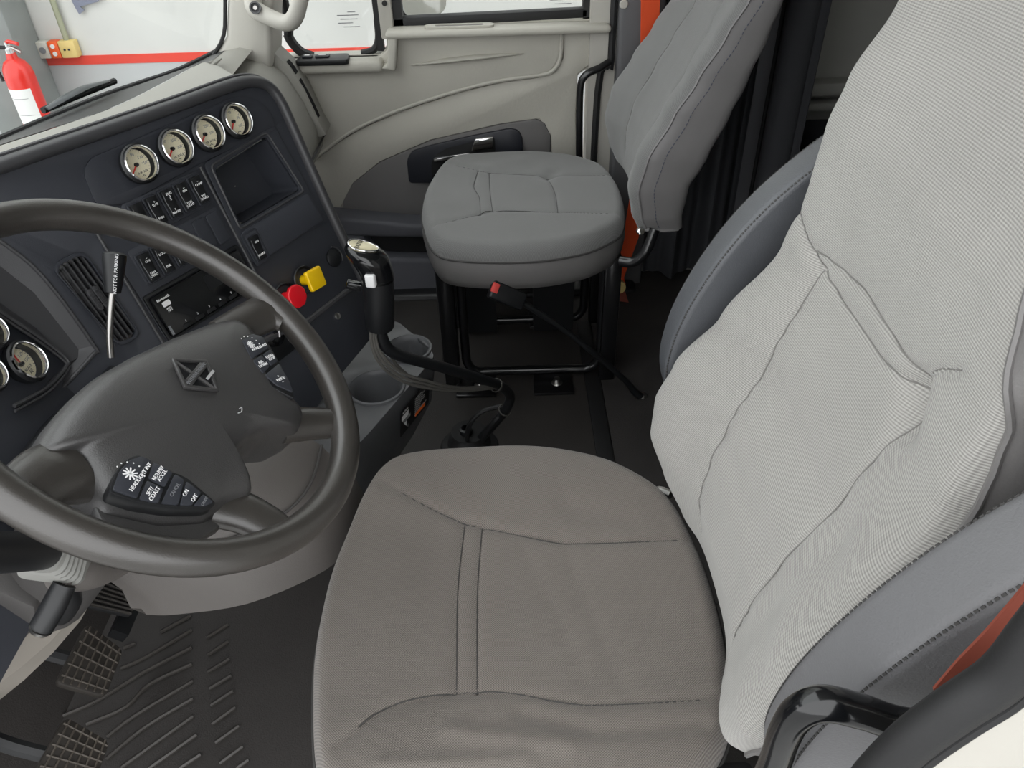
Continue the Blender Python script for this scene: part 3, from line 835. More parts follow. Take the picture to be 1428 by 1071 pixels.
for sx in (-.10, .115):
    for yy in (1.69, 2.02):
        pd = obj('foot_pad', box(sx - .055, sx + .055, yy - .045, yy + .045, .0, .010), 'steel_black', psn, bev=.003)
        obj('foot_bolt', lathe([(0, .016), (.009, .015), (.012, .004), (.016, .0), (0, 0)], 12), 'dull_steel', pd, T(sx + .01, yy, .010))
obj('side_plate', box(-.15, -.04, 1.95, 1.96, .01, .36), 'satin_black', psn)
obj('side_plate', box(.07, .19, 1.95, 1.96, .01, .36), 'satin_black', psn)
obj('hinge_tube', tube([(.27, 1.64, .415), (.30, 1.625, .42), (.325, 1.62, .45), (.345, 1.635, .50)], .013, 10, 6), 'steel_black', psn)
obj('hinge_knob', lathe([(0, .012), (.008, .010), (.010, 0), (0, 0)], 12), 'chrome', psn, look((0.3123, 1.6400, 0.4939), (0, -1, .3)))

# --- belt buckle on its stalk, belts
bk = thing('seat_belt_buckle', 'black belt buckle with red button on a long stalk beside the passenger seat', 'buckle', (0.3500, 1.6297, 0.0000))
obj('stalk', tube([(0.3468, 1.6150, 0.0120), (0.3278, 1.6150, 0.0326), (0.2930, 1.6100, 0.0816), (0.1592, 1.6000, 0.2245), (0.0302, 1.5900, 0.3392)], [.011, .010, .008, .0075, .008], 10, 6), 'satin_black', bk)
_a = Vector((0.0302, 1.5900, 0.3392)); _b = Vector((-0.0443, 1.5800, 0.3860))
_z = (_b - _a).normalized(); _n = Vector((0.1, -.8, .6)); _x = _n.cross(_z).normalized(); _n = _z.cross(_x)
BM = basis(_a, _x, _n, _z)
obj('buckle_body', box(-.022, .022, -.012, .012, -.004, (_b - _a).length), 'satin_black', bk, BM, bev=.005, seg=3)
obj('release_button', box(-.016, .008, .006, .0135, (_b - _a).length - .016, (_b - _a).length + .0015), 'buckle_red', bk, BM, bev=.002)
obj('anchor_bolt', lathe([(0, .012), (.010, .010), (.013, 0), (0, 0)], 12), 'dull_steel', bk, T(*(0.3537, 1.6196, 0.0080)))

def strap(P, w, nrm, d=.002):
    P = [Vector(p) for p in P]; rows = []
    for i, p in enumerate(P):
        t = (P[min(i + 1, len(P) - 1)] - P[max(0, i - 1)]).normalized(); s = t.cross(Vector(nrm)).normalized() * w / 2; n = Vector(nrm).normalized() * d / 2
        rows.append([tuple(p - s - n), tuple(p + s - n), tuple(p + s + n), tuple(p - s + n)])
    return loft(rows, True, True)
pb = thing('seat_belt', 'orange seat belt hanging on the pillar behind the passenger seat', 'seat belt', (.40, 2.15, 0))
obj('webbing', strap([(0.3728, 2.1900, 0.9758), (0.3906, 2.1900, 0.8760), (0.3979, 2.1900, 0.7700), (0.4136, 2.1900, 0.4937), (0.3891, 2.1900, 0.1945), (0.3476, 2.1600, 0.0709), (0.3511, 2.1400, 0.0480)], .05, (-.1, 1, 0)), 'belt_orange', pb)
obj('lower_loop', strap([(0.3491, 2.1300, 0.0593), (0.3590, 2.1200, 0.0276), (0.3726, 2.1000, -0.0091)], .03, (0, 1, .4)), 'belt_brown', pb)
obj('anchor', lathe([(0, .02), (.02, .018), (.022, 0), (0, 0)], 12), 'outlet_ivory', pb, look((0.3502, 2.1200, 0.0572), (0, -1, .3)))
obj('anchor_bolt', lathe([(0, .012), (.010, .010), (.013, 0), (0, 0)], 12), 'dull_steel', pb, look((0.3828, 2.0900, -0.0086), (0, -1, .6)))
db = obj('driver_belt', strap([(0.2752, 0.2620, 0.8640), (0.2801, 0.2620, 0.8964), (0.2867, 0.2620, 0.9261), (0.2915, 0.2620, 0.9571), (0.2987, 0.2620, 1.0147)], .022, (0.2, 1, .2)), 'belt_brown')
tag(db, 'narrow rust orange driver belt at the right edge beside the armrest', 'seat belt')

# --- near door pillar, seal and grab bar
npil = struct('trim_3', loft([[(0.2694, 0.2150, 0.9521), (0.2537, 0.2150, 0.9168), (0.2385, 0.2150, 0.8634), (0.2328, 0.2150, 0.8075)], [(0.3081, 0.2150, 0.9099), (0.3172, 0.2150, 0.8586), (0.3181, 0.2150, 0.8120), (0.3290, 0.2150, 0.7458)],
                             [(.50, .13, .95), (.50, .13, .90), (.50, .13, .85), (.50, .13, .80)]]), 'pillar_light', 'pale door pillar edge at the lower right corner')
sealP = [(0.2654, 0.2220, 1.0348), (0.2608, 0.2220, 0.9899), (0.2569, 0.2220, 0.9500), (0.2414, 0.2220, 0.9162), (0.2261, 0.2220, 0.8751), (0.2157, 0.2220, 0.8127), (0.2159, 0.2220, 0.7107)]
obj('door_seal', tube(sealP, .0125, 14, 6, fx=1.1), 'rubber', npil)
obj('seal_lip', tube([(p[0] + .008, p[1] - .008, p[2] - .011) for p in sealP], .004, 8, 6), 'rubber', npil)
ng = thing('grab_bar', 'glossy black grab bar in the lower right foreground', 'handle', (.2, .28, .70))
obj('bar', tube([(0.1823, 0.2850, 0.5888), (0.1947, 0.2850, 0.7024), (0.1924, 0.2820, 0.7789), (0.1953, 0.2800, 0.8104), (0.2071, 0.2770, 0.8273), (0.2315, 0.2720, 0.8247), (0.2550, 0.2660, 0.8194), (0.2727, 0.2580, 0.8296), (0.2818, 0.2500, 0.8547)], [.0125, .0125, .0125, .0125, .0125, .0120, .0115, .0105, .0095], 16, 8), 'gloss_black', ng)
obj('bar_end', tube([(0.2675, 0.2600, 0.8261), (0.2750, 0.2550, 0.8360)], [.0115, .0105], 14), 'rubber', ng)

# --- sleeper curtain
cu = thing('sleeper_curtain', 'dark grey sleeper curtain hanging behind the passenger seat', 'curtain', (.72, 2.08, 0))
rows = []
for z in (.04, .3, .6, .9, 1.2, 1.5, 1.9):
    row = []
    for k in range(90):
        y = 1.95 + .31 * k / 89
        row.append((.745 + .024 * math.sin(y * 62 + .5 * math.sin(z * 2)) * (.6 + .3 * z) + .012 * math.sin(y * 23), y, z))
    rows.append(row)
obj('pleats', thick(loft(rows), .003), 'curtain', cu)
obj('edge_panel', thick(loft([[(.715 + .012 * math.sin(k * 1.5), 2.10 + .03 * k, z) for k in range(4)] for z in (.03, .5, 1.0, 1.9)]), .003), 'curtain_pale', cu)
obj('edge_cord', tube([(.708, 2.085, .03), (.709, 2.085, .6), (.710, 2.085, 1.9)], .006, 8, 3), 'void', cu)
obj('edge_roll', tube([(.722, 1.985, .03), (.722, 1.985, 1.9)], .040, 14), 'curtain', cu)
rows = [[(.45 + .30 * k / 60, 2.238 + .026 * math.sin(k * .27 + .4 * z) + .010 * math.sin(k * .61 + 1.0), z) for k in range(61)] for z in (.03, .5, 1.0, 1.9)]
obj('gathered_side', thick(loft(rows), .003), 'curtain', cu)

# ================================================================== DASHBOARD
# the switch panel is a flat face turned 31 degrees to the driver and leaning back 21 degrees:
# local x runs across the panel, local y up it, local z out of it
DB = basis((-.36876, 1.22493, .63925), (.515038, .857167, 0), (-.307181, .184573, .933580), (.800235, -.480829, .358368))
def D3(u, b, w=0.0): return DB @ Vector((u, b, w))
dash = thing('dashboard', 'black dashboard panel with four cream gauges, switches, vent and grey top pad', 'dashboard', (-.6, 1.1, 0))

gx = [(-.189, .274), (-.121, .275), (-.055, .276), (.007, .277)]
cub = rounded([(-.072, .224), (.053, .236), (.071, .132), (-.077, .128)], .008)
ventq = [(-0.3791, 0.1923), (-0.3694, 0.2006), (-0.3379, 0.2010), (-0.3281, 0.1931), (-0.3225, 0.0652), (-0.3302, 0.0573), (-0.3561, 0.0602), (-0.3616, 0.0707)]
clus = [(-0.4290, 0.2777), (-0.4157, 0.2537), (-0.3948, 0.1914), (-0.3884, 0.0793), (-0.3959, 0.0696), (-0.4599, 0.0517), (-0.5096, 0.0476)]
outer = [(-0.4651, 0.3458), (-0.3559, 0.3455), (-0.1761, 0.3414), (0.0534, 0.3350), (0.0971, 0.3207), (0.1164, 0.2919), (0.1203, 0.2539), (0.1189, 0.1067), (0.1218, -0.0646), (-0.0385, -0.0730), (-0.2395, -0.0397), (-0.3591, -0.0168), (-0.4161, 0.0021)]
gholes = [circ(.0275, 32, u, b) for u, b in gx]
panel = obj('face_panel', prism([outer[0]] + outer[1:] + clus[::-1], -.010, 0, [cub] + gholes + [rounded(inset(ventq, .003), .004)]), 'dash_black', dash, DB, bev=.0015, seg=2)

# brow: the rolled lip that frames the panel
brow = [D3(*p, .002) + Vector((0, -.003, -.010)) for p in [(-0.4979, 0.3461), (-0.4119, 0.3468), (-0.3559, 0.3455), (-0.2737, 0.3439), (-0.1761, 0.3414), (-0.0647, 0.3394), (0.0398, 0.3387), (0.0846, 0.3326), (0.1117, 0.3167), (0.1217, 0.2891), (0.1221, 0.2456), (0.1189, 0.1067), (0.1197, 0.0079), (0.1214, -0.0753)]]
obj('brow_lip', tube(brow, .0125, 14, 4, fx=.8), 'dash_trim', dash)
obj('brow_bead', tube([p + Vector((-.008, .008, .008)) for p in brow], .0040, 8, 4), 'dash_trim', dash)

def plate(name, px, w0, w1, m, parent=dash, r=.006, holes=(), bev=.0018):
    return obj(name, prism(rounded(px, r), w0, w1, list(holes)), m, parent, DB, bev=bev, seg=2)
gp = plate('gauge_plate', [(-0.2780, 0.2447), (-0.2689, 0.2926), (-0.2495, 0.3046), (0.0295, 0.3109), (0.0660, 0.2991), (0.0866, 0.2732), (0.0839, 0.2424), (-0.0982, 0.2398), (-0.2353, 0.2316)], 0, .004, 'dash_plate', r=.012, holes=gholes)
plate('switch_plate', [(-.296, .232), (-.094, .232), (-.090, .118), (-.100, .028), (-.292, .028)], 0, .0025, 'dash_plate')
plate('switch_recess', [(-.246, .233), (-.101, .233), (-.101, .178), (-.246, .178)], .0025, .004, 'dash_black')
plate('blank_recess', [(-.274, .172), (-.101, .172), (-.101, .114), (-.274, .114)], .0025, .004, 'dash_black')
for u in (-.094, -.299):
    obj('panel_rib', tube([D3(u, .235, .004), D3(u - .001, .03, .004)], .0028, 8), 'dash_trim', dash)
plate('cubby_frame', [(-.086, .238), (.082, .246), (.094, .060), (-.096, .066)], 0, .005, 'dash_plate', r=.010, holes=[cub])
# storage cubby: four walls and a floor behind the face
cw = [(-.070, .222), (.051, .234), (.069, .134), (-.075, .130)]
obj('cubby_well', loft([[(*p, .003) for p in rounded(cw, .008)], [(*p, -.012) for p in rounded(cw, .008)], [(*p, -.055) for p in rounded(inset(cw, .010), .008)], [(-.008 + (p[0] + .008) * .02, .18 + (p[1] - .18) * .02, -.0555) for p in rounded(cw, .008)]], True), 'dash_plate', dash, DB)
obj('cubby_lip', tube([(*p, .005) for p in rounded([(-.076, .230), (.058, .241), (.077, .127), (-.082, .123)], .008)], .0022, 6, closed=True), 'dash_trim', dash, DB)
obj('cubby_highlight', tube([(-.045, .150, -.045), (-.052, .172, -.040)], .0015, 6), 'print_grey', dash, DB)  # thin grey line painting a highlight into the well, not a lamp
lp = plate('lower_plate', [(-.084, .118), (.082, .122), (.090, .066), (-.090, .060)], .005, .008, 'dash_black', r=.008)

# gauges
GH = mesh_of('gauge', lathe([(.0285, .0), (.0295, .004), (.0295, .009), (.0275, .011), (.0262, .011), (.0255, .004), (.0255, -.010), (0, -.010)], 36), 'satin_black')
GB = mesh_of('bezel', lathe([(.0268, .011), (.0262, .0145), (.0245, .0155), (.0235, .014), (.0228, .009), (.0236, .006), (.0268, .006)], 36, True), 'chrome')
GD = mesh_of('dial', lathe([(0, -.0055), (.0232, -.0055), (.0232, -.0075), (0, -.0075)], 36), 'dial')
GL = mesh_of('lens', lathe([(0, .0105), (.0225, .0100), (.0225, .0095), (0, .0095)], 28), 'lens')
GC = mesh_of('needle_hub', lathe([(0, .0010), (.0026, .0005), (.0032, -.004), (0, -.004)], 14), 'print_black')
GN = mesh_of('needle', prism([(-.0011, -.002), (.0011, -.002), (.0007, .0165), (-.0007, .0165)], -.0035, -.0022), 'needle_red', smooth=False)
def gauge(parent, M, nums, legend, needle, s=1.0, unit=None, mark=None):
    M = M @ Matrix.Diagonal((s, s, s, 1))
    g = obj('gauge', GH, None, parent, M)
    for nm, me in (('bezel', GB), ('dial', GD), ('lens', GL), ('needle_hub', GC)):
        obj(nm, me, None, g, M)
    obj('needle', GN, None, g, M @ Matrix.Rotation(rad(needle), 4, 'Z'))
    tk = G()
    for k in range(0, 25):
        a = rad(225 - 270 * k / 24); l = .0035 if k % 6 == 0 else .0018
        R = Matrix.Rotation(a, 4, 'Z')
        tk.merge(box(.0222 - l, .0222, -.00025, .00025, -.0054, -.0052), R)
    obj('tick_marks', tk, 'print_black', g, M, smooth=False)
    for t, a in nums:
        letters('numeral', t, .0062, M @ T(.0150 * math.cos(rad(a)), .0150 * math.sin(rad(a)), -.0053), g, 'print_grey', .0001)
    letters('legend', legend, .0052, M @ T(.006 if len(legend) > 4 else .004, -.0128, -.0053), g, 'print_black', .0001)
    if unit: letters('unit', unit, .0052, M @ T(-.0125, .001, -.0053), g, 'print_grey', .0001)
    obj('symbol', tube([(.001, -.0185, -.0052), (.004, -.0165, -.0052), (.007, -.0185, -.0052)], .0005, 4), 'print_black', g, M)
    return g
ps = (('60', 125), ('90', 78), ('120', 30), ('150', -8), ('30', 190), ('0', 228))
fs_ = (('200', 115), ('250', 45), ('300', -5), ('100', 195), ('150', 155))
gauge(dash, DB @ T(*gx[0], .004), ps, 'AIR APP', 128, unit='PSI')
gauge(dash, DB @ T(*gx[1], .004), fs_, 'FR AXLE', 128, unit='°F')
gauge(dash, DB @ T(*gx[2], .004), fs_, 'RR AXLE', 128, unit='°F')
gauge(dash, DB @ T(*gx[3], .004), (('50', 78), ('25', 150), ('75', 10), ('100', -40)), '', 140)

# rocker switches
RW = mesh_of('rocker_switch', prism(rrect(.0225, .047, .003, 3), 0, .0045), 'dash_plate', bev=.001)
_p = [(-.021, .0045), (-.021, .0075), (-.004, .0065), (.004, .0078), (.021, .0125), (.021, .0045)]
_k = prism(_p, -.0092, .0092); _k.v = [(v[2], v[0], v[1]) for v in _k.v]
RK = mesh_of('rocker', _k, 'satin_black', bev=.0010)
def rocker(u, b, top, low, rz=0):
    M = DB @ T(u, b, .004) @ Matrix.Rotation(rad(rz), 4, 'Z')
    s = obj('rocker_switch', RW, None, dash, M)
    obj('rocker', RK, None, s, M)
    obj('edge_highlight', tube([(-.0085, .016, .0118), (-.0078, .004, .0082), (-.0065, -.004, .0073), (-.0070, -.018, .0078)], .0005, 5), 'print_grey', s, M)  # grey line painted along the notched rocker edge as its highlight
    if top: letters('legend', top, .0052, M @ T(.0015, .010, .0105) @ Matrix.Rotation(rad(14), 4, 'X'), s)
    if low: letters('legend', low, .0050, M @ T(.001, -.0125, .0076), s)
rocker(-.230, .206, '', '')
rocker(-.203, .206, '+\nSLPR', 'FAN')
rocker(-.175, .206, 'ENG\n3\n2', '1\nBRAKE')
rocker(-.147, .206, '−\nON', 'FOG\nLIGHT')
rocker(-.119, .206, '−\nCHMP', 'INT\nROAD')
rocker(-.2605, .140, '−\nON', 'FAN\nOVRD')
rocker(-.2325, .140, '−\nLOCK', 'PDL')
rocker(-.2045, .140, '', 'DIFF')
for u in (-.147, -.119):
    obj('blank_cover', prism(rrect(.024, .050, .004), 0, .0035), 'dash_plate', dash, DB @ T(u, .142, .004), bev=.001)
rocker(-.072, .084, 'ON', 'BRAKE', 0)
obj('switch_bezel', prism(rrect(.034, .058, .005), .006, .0085, [rrect(.026, .050, .003)]), 'dash_plate', dash, DB @ T(-.072, .086, 0), bev=.001)

# radio
rd = obj('radio', prism(rrect(.176, .066, .003, 2, -.196, .065), .001, .010), 'gloss_black', dash, DB, bev=.0015)
obj('radio_surround', prism(rrect(.19, .078, .004, 3, -.196, .066), .001, .006, [rrect(.178, .068, .003, 3, -.196, .065)]), 'satin_black', dash, DB, bev=.001)
letters('brand_text', 'Bluetooth', .0058, DB @ T(-.266, .090, .0102), rd)
obj('logo_mark', prism(rrect(.014, .008, .002, 3, -.2655, .081), .010, .0104), 'print_white', rd, DB)
letters('small_text', 'AUX\nMP3', .0045, DB @ T(-.2655, .071, .0102), rd)
for k in range(7):
    kx = -.252 + .0235 * k
    obj('radio_key', box(kx - .0085, kx + .0085, .034, .040, .010, .0115), 'satin_black', rd, DB, bev=.0006)
    letters('key_number', str(k + 1) if k < 6 else 'BND', .0045, DB @ T(kx, .0435, .0103), rd)
obj('usb_slot', box(-.283, -.279, .035, .050, .010, .0108), 'print_grey', rd, DB)
obj('display_plate', prism(rrect(.05, .024, .002, 2, -.165, .075), .010, .0106), 'satin_black', rd, DB)  # plain satin black plate for the display area

# vent with slats and two thumb tabs
obj('vent_frame', prism(rounded(ventq, .008), 0, .004, [rounded(inset(ventq, .005), .006)]), 'dash_plate', dash, DB, bev=.0012)
vb = obj('vent_well', prism(rounded(inset(ventq, .002), .006), -.040, -.036), 'void', dash, DB)
_v0 = Vector(ventq[1]).lerp(Vector(ventq[2]), .5); _v1 = Vector(ventq[5]).lerp(Vector(ventq[6]), .5)
_vd = (_v1 - _v0).normalized(); _vn = Vector((-_vd.y, _vd.x)); _vL = (_v1 - _v0).length
for k in range(6):
    c0 = _v0 + _vn * (.0195 - .0078 * k); a = c0 + _vd * .006; b = c0 + _vd * (_vL - .006)
    q = _vn * .0011
    obj('vent_slat', prism([tuple(a - q), tuple(a + q), tuple(b + q), tuple(b - q)], -.012, .001), 'dash_trim', dash, DB, bev=.0004)
for k in range(7):
    c0 = _v0 + _vd * (_vL * (k + .5) / 7); q = _vn * .022; e = _vd * .0012
    obj('vent_fin', prism([tuple(c0 - q - e), tuple(c0 - q + e), tuple(c0 + q + e), tuple(c0 + q - e)], -.030, -.016), 'satin_black', dash, DB)
for s in (-.004, .005):
    c0 = _v0.lerp(_v1, .47) + _vn * s
    M = DB @ Matrix.Translation((c0.x, c0.y, .001)) @ Matrix.Rotation(math.atan2(_vd.y, _vd.x), 4, 'Z')
    tb_ = obj('vent_tab', prism(rrect(.034, .0085, .004), -.006, .004), 'dash_trim', dash, M, bev=.0015)
    for k in range(7): obj('tab_ridge', box(-.011 + .0035 * k, -.0095 + .0035 * k, -.003, .003, .004, .0052), 'dash_trim', tb_, M)

# pull knobs
def pull_knob(name, u, b, m, shape, lab):
    base = obj('knob_well', lathe([(.024, .0), (.0255, .002), (.0235, .004), (.020, .001), (.0195, -.012), (0, -.014)], 28), 'satin_black', dash, DB @ T(u, b, .002))
    ax = Vector((.72, -.62, .32)).normalized(); o = D3(u, b, -.006)
    M = look(o, ax)
    k = obj(name, lathe([(.0095, 0), (.0095, .028), (.007, .036), (0, .036)], 18), m, dash, M)
    obj('pull_face', prism(rounded(shape, .004), .030, .040), m, k, M @ Matrix.Rotation(rad(10), 4, 'Y'), bev=.003, seg=3)
    return k
ky = (-0.0070, -0.0077)
kr = (-0.0600, -0.0149)
pull_knob('yellow_pull_knob', ky[0], ky[1], 'knob_yellow', [(-.0185, -.0185), (.0185, -.0185), (.0185, .0185), (-.0185, .0185)], '')
pull_knob('red_pull_knob', kr[0], kr[1], 'knob_red', [(.0215 * math.cos(rad(22.5 + 45 * k)), .0215 * math.sin(rad(22.5 + 45 * k))) for k in range(8)], '')
kc = (0.0745, -0.0037)
obj('socket_cap', lathe([(.0165, 0), (.0165, .004), (.0135, .006), (0, .007)], 24), 'satin_black', dash, DB @ T(kc[0], kc[1], .001))
obj('cap_arc', tube([(kc[0] + .021 * math.cos(rad(-40 + 16 * k)), kc[1] + .021 * math.sin(rad(-40 + 16 * k)), .003) for k in range(8)], .0018, 6, 2), 'dash_trim', dash, DB)

# lower centre panel, heater knob, screws
low = [(-0.2285, -0.0458), (-0.0262, -0.0830), (0.1402, -0.0764), (0.1427, -0.0969), (0.0973, -0.1867), (-0.0282, -0.2093), (-0.1252, -0.2335), (-0.2272, -0.2469), (-0.3657, -0.1413), (-0.3639, -0.0332)]
obj('lower_panel', prism(low, -.030, -.020), 'dash_black', dash, DB, bev=.003)
obj('lower_lip', tube([D3(*p, .0) for p in [(-0.2395, -0.0397), (-0.1375, -0.0575), (-0.0393, -0.0741), (0.1229, -0.0698)]], .006, 8), 'dash_trim', dash)
for p in ((0.0392, -0.1070), (-0.0416, -0.1124)):
    sc_ = obj('screw', lathe([(0, .002), (.004, .002), (.005, .004), (.0068, .003), (.007, 0), (0, 0)], 14), 'dull_steel', dash, DB @ T(p[0], p[1], -.02))
hk = (-0.1124, -0.0655)
hp = obj('heater_plate', prism(rrect(.10, .075, .006, 3, hk[0] + .01, hk[1] - .005), -.021, -.014), 'satin_black', dash, DB, bev=.001)
kb = obj('heater_knob', lathe([(.0175, 0), (.017, .008), (.0125, .010), (.0115, .018), (0, .019)], 22), 'gloss_black', dash, DB @ T(hk[0], hk[1], -.014))
obj('pointer', box(-.0015, .0015, -.001, .011, .018, .0196), 'print_white', kb, DB @ T(hk[0], hk[1], -.014) @ Matrix.Rotation(rad(-25), 4, 'Z'))
for k in range(9):
    a = rad(-20 + 220 * k / 8)
    obj('dial_dot', lathe([(0, .0006), (.0016, .0004), (.0016, 0)], 8), 'print_white', hp, DB @ T(hk[0] + .0225 * math.cos(a), hk[1] + .0225 * math.sin(a), -.014))
letters('heater_text', 'MAX\nA/C', .005, DB @ T(hk[0] + .030, hk[1] - .022, -.0138), hp)

# instrument cluster behind the wheel: bowl and inner gauge panel facing the driver
EB = basis((-.64, .80, .76), (0, 1, 0), (-.4226, 0, .9063), (.9063, 0, .4226))
inner_px = [(-0.6782, 0.8492, 0.8419), (-0.6613, 0.8564, 0.8058), (-0.6350, 0.8713, 0.7492), (-0.6187, 0.8752, 0.7144), (-0.6159, 0.8633, 0.7083), (-0.6176, 0.8139, 0.7119), (-0.6254, 0.7551, 0.7287)]
rim_loop = [D3(*p, 0) for p in clus]
bowl = loft([rim_loop, [Vector(a).lerp(Vector(b), .25) + Vector((-.012, 0, .0)) for a, b in zip(rim_loop, inner_px)], [Vector(a).lerp(Vector(b), .8) + Vector((-.01, 0, 0)) for a, b in zip(rim_loop, inner_px)], inner_px])
obj('cluster_bowl', bowl, 'dash_trim', dash, sharp=25)
obj('cluster_edge', tube(rim_loop, .0030, 8, 4), 'dash_trim', dash)
obj('cluster_face', prism([(y, z) for y, z in [(-.35, -.20), (.13, -.20), (.13, .0), (.06, .08), (-.35, .10)]], -.014, -.010), 'dash_black', dash, EB)
obj('cluster_bezel', tube([Vector(p) for p in inner_px], .0028, 8, 4), 'dash_trim', dash)
obj('cluster_bezel', tube([Vector(p) + Vector((.002, -.006, -.004)) for p in inner_px], .0020, 8, 4), 'dash_trim', dash)
def ge(x, y, z):
    v = EB.inverted() @ Vector((x, y, z)); return EB @ T(v.x, v.y, -.004)
gauge(dash, ge(*(-0.6349, 0.8205, 0.7491)), ps, 'BRAKE\nAIR', -12, 1.0, unit='PSI')
gauge(dash, ge(*(-0.6588, 0.8180, 0.8002)), fs_, '', 60, .85)
gauge(dash, ge(*(-0.6455, 0.7648, 0.7719)), fs_, '', 60, .85)
obj('trip_button', lathe([(0, .010), (.003, .009), (.0035, 0), (0, 0)], 10), 'satin_black', dash, ge(*(-0.6233, 0.8185, 0.7243)))
obj('cluster_shelf', tube([(-.60, .60, .69), (-.598, .76, .684), (-.585, .84, .672), (-.575, .90, .67)], .012, 10, 4), 'satin_black', dash)

# hood of the cluster continued to the driver's door, and the dark panel under it
b0 = Vector(brow[0]); c0_ = Vector(rim_loop[0]); i0_ = Vector(inner_px[0])
obj('cluster_hood', loft([[tuple(v) for v in catmull(r, 6)] for r in ([tuple(b0), (-.77, .55, .950), (-.785, .22, .940)], [tuple(c0_), (-.685, .55, .880), (-.70, .22, .875)], [tuple(i0_), (-.690, .55, .850), (-.70, .22, .845)])]), 'dash_black', dash)
obj('hood_lip', tube([tuple(b0), (-.77, .55, .950), (-.785, .22, .940)], .0125, 12, 6), 'dash_trim', dash)
obj('under_panel', box(-.735, -.715, .22, .90, .40, .70), 'satin_black', dash)

# top pad from the brow forward to the windscreen, in cross rows
B = [tuple(p + Vector((-.010, .010, .009))) for p in brow[:8]]
pad_rows = [[(-.80, .2, .94), (-.79, .5, .95), (-.74, .78, .96)] + [tuple(B[k]) for k in (0, 1, 2, 3, 4, 5, 6)] + [(-.47, 1.40, .935), (-.56, 1.55, .86), (-.62, 1.8, .815), (-.645, 2.0, .80), (-.655, 2.235, .795)]]
n_ = len(pad_rows[0])
front = [(-.86, .2, .92), (-.85, .5, .93), (-.80, .78, .93), (-0.7856, 0.9341, 0.9450), (-0.7518, 1.0333, 0.9400), (-0.7289, 1.1003, 0.9350), (-0.6956, 1.2022, 0.9250), (-0.6693, 1.3627, 0.9050), (-0.6730, 1.6082, 0.8750), (-0.6788, 1.8209, 0.8500), (-.69, 1.88, .835), (-.70, 1.95, .82), (-.71, 2.02, .81), (-.72, 2.1, .80), (-.73, 2.235, .79)]
mid = [tuple(Vector(a).lerp(Vector(b), .45) + Vector((0, 0, 0 if k < 10 else .008))) for k, (a, b) in enumerate(zip(pad_rows[0], front))]
obj('top_pad', loft([[tuple(v) for v in catmull(r, 4)] for r in (pad_rows[0], mid, front)]), 'dash_grey', dash, sharp=60)
obj('defroster_strip', loft([[tuple(v) for v in catmull([(x, y, z + .001) for x, y, z in front], 4)], [tuple(v) for v in catmull(cowl, 4)]]), 'satin_black', dash)
obj('pad_crease', tube([(-0.6444, 1.6562, 0.8600), (-0.6556, 1.7922, 0.8450), (-0.6689, 1.9285, 0.8300)], [.002, .006, .002], 8, 4), 'dash_grey', dash)

# passenger side of the dashboard with window vents
pp = [(-.735, .765), (-.69, .779), (-.63, .765), (-.585, .72), (-.553, .65), (-.53, .57), (-.535, .50), (-.57, .46), (-.64, .42), (-.735, .38)]
obj('passenger_dash', xz(pp, 1.36, 2.245), 'dash_grey', dash, bev=.012, seg=3, sharp=50)
strip = [(-.672, .802), (-.615, .790), (-.575, .745), (-.545, .68), (-.52, .59), (-.505, .555), (-.53, .545), (-.56, .62), (-.60, .70), (-.64, .76)]
vs_ = obj('window_vent_strip', xz(strip, 2.165, 2.25), 'dash_grey', dash, bev=.006, seg=2)
def on_strip(t):
    P = resample(strip[:6], 60); i = min(58, int(t * 59)); p = P[i]; d = P[i + 1] - P[i]
    return p, d.normalized()
for t0, t1, ys in ((.34, .47, (2.178, 2.186, 2.194)), (.52, .86, (2.176, 2.186))):
    for y in ys:
        p, d = on_strip(t0); q, e = on_strip(t1); m_, _ = on_strip((t0 + t1) / 2)
        n2 = Vector((-d.y, d.x)) if False else Vector((.006, .004))
        obj('vent_slot', tube([(p.x + .001, y, p.y + .002), (m_.x + .001, y, m_.y + .002), (q.x + .001, y, q.y + .002)], .0028, 6, 4), 'void', vs_)
obj('glove_edge', tube([(-.528, 1.5, .53), (-.528, 2.24, .53)], .003, 6), 'dash_trim', dash)

# wiper and bonnet edge outside the windscreen
wp = thing('wiper', 'dark wiper arm lying along the foot of the windscreen', 'wiper', (-1.2, 1.6, .78))
obj('arm', tube([(-0.9282, 1.5938, 0.8300), (-0.9023, 1.6231, 0.8400), (-0.8882, 1.6878, 0.8400), (-0.8755, 1.7700, 0.8300)], [.009, .014, .015, .008], 8, 5, fx=.5), 'hood_paint', wp)
obj('blade', tube([(-0.9425, 1.6013, 0.8250), (-0.9162, 1.6763, 0.8250), (-0.8784, 1.8093, 0.8200)], .007, 8, 4), 'rubber', wp)

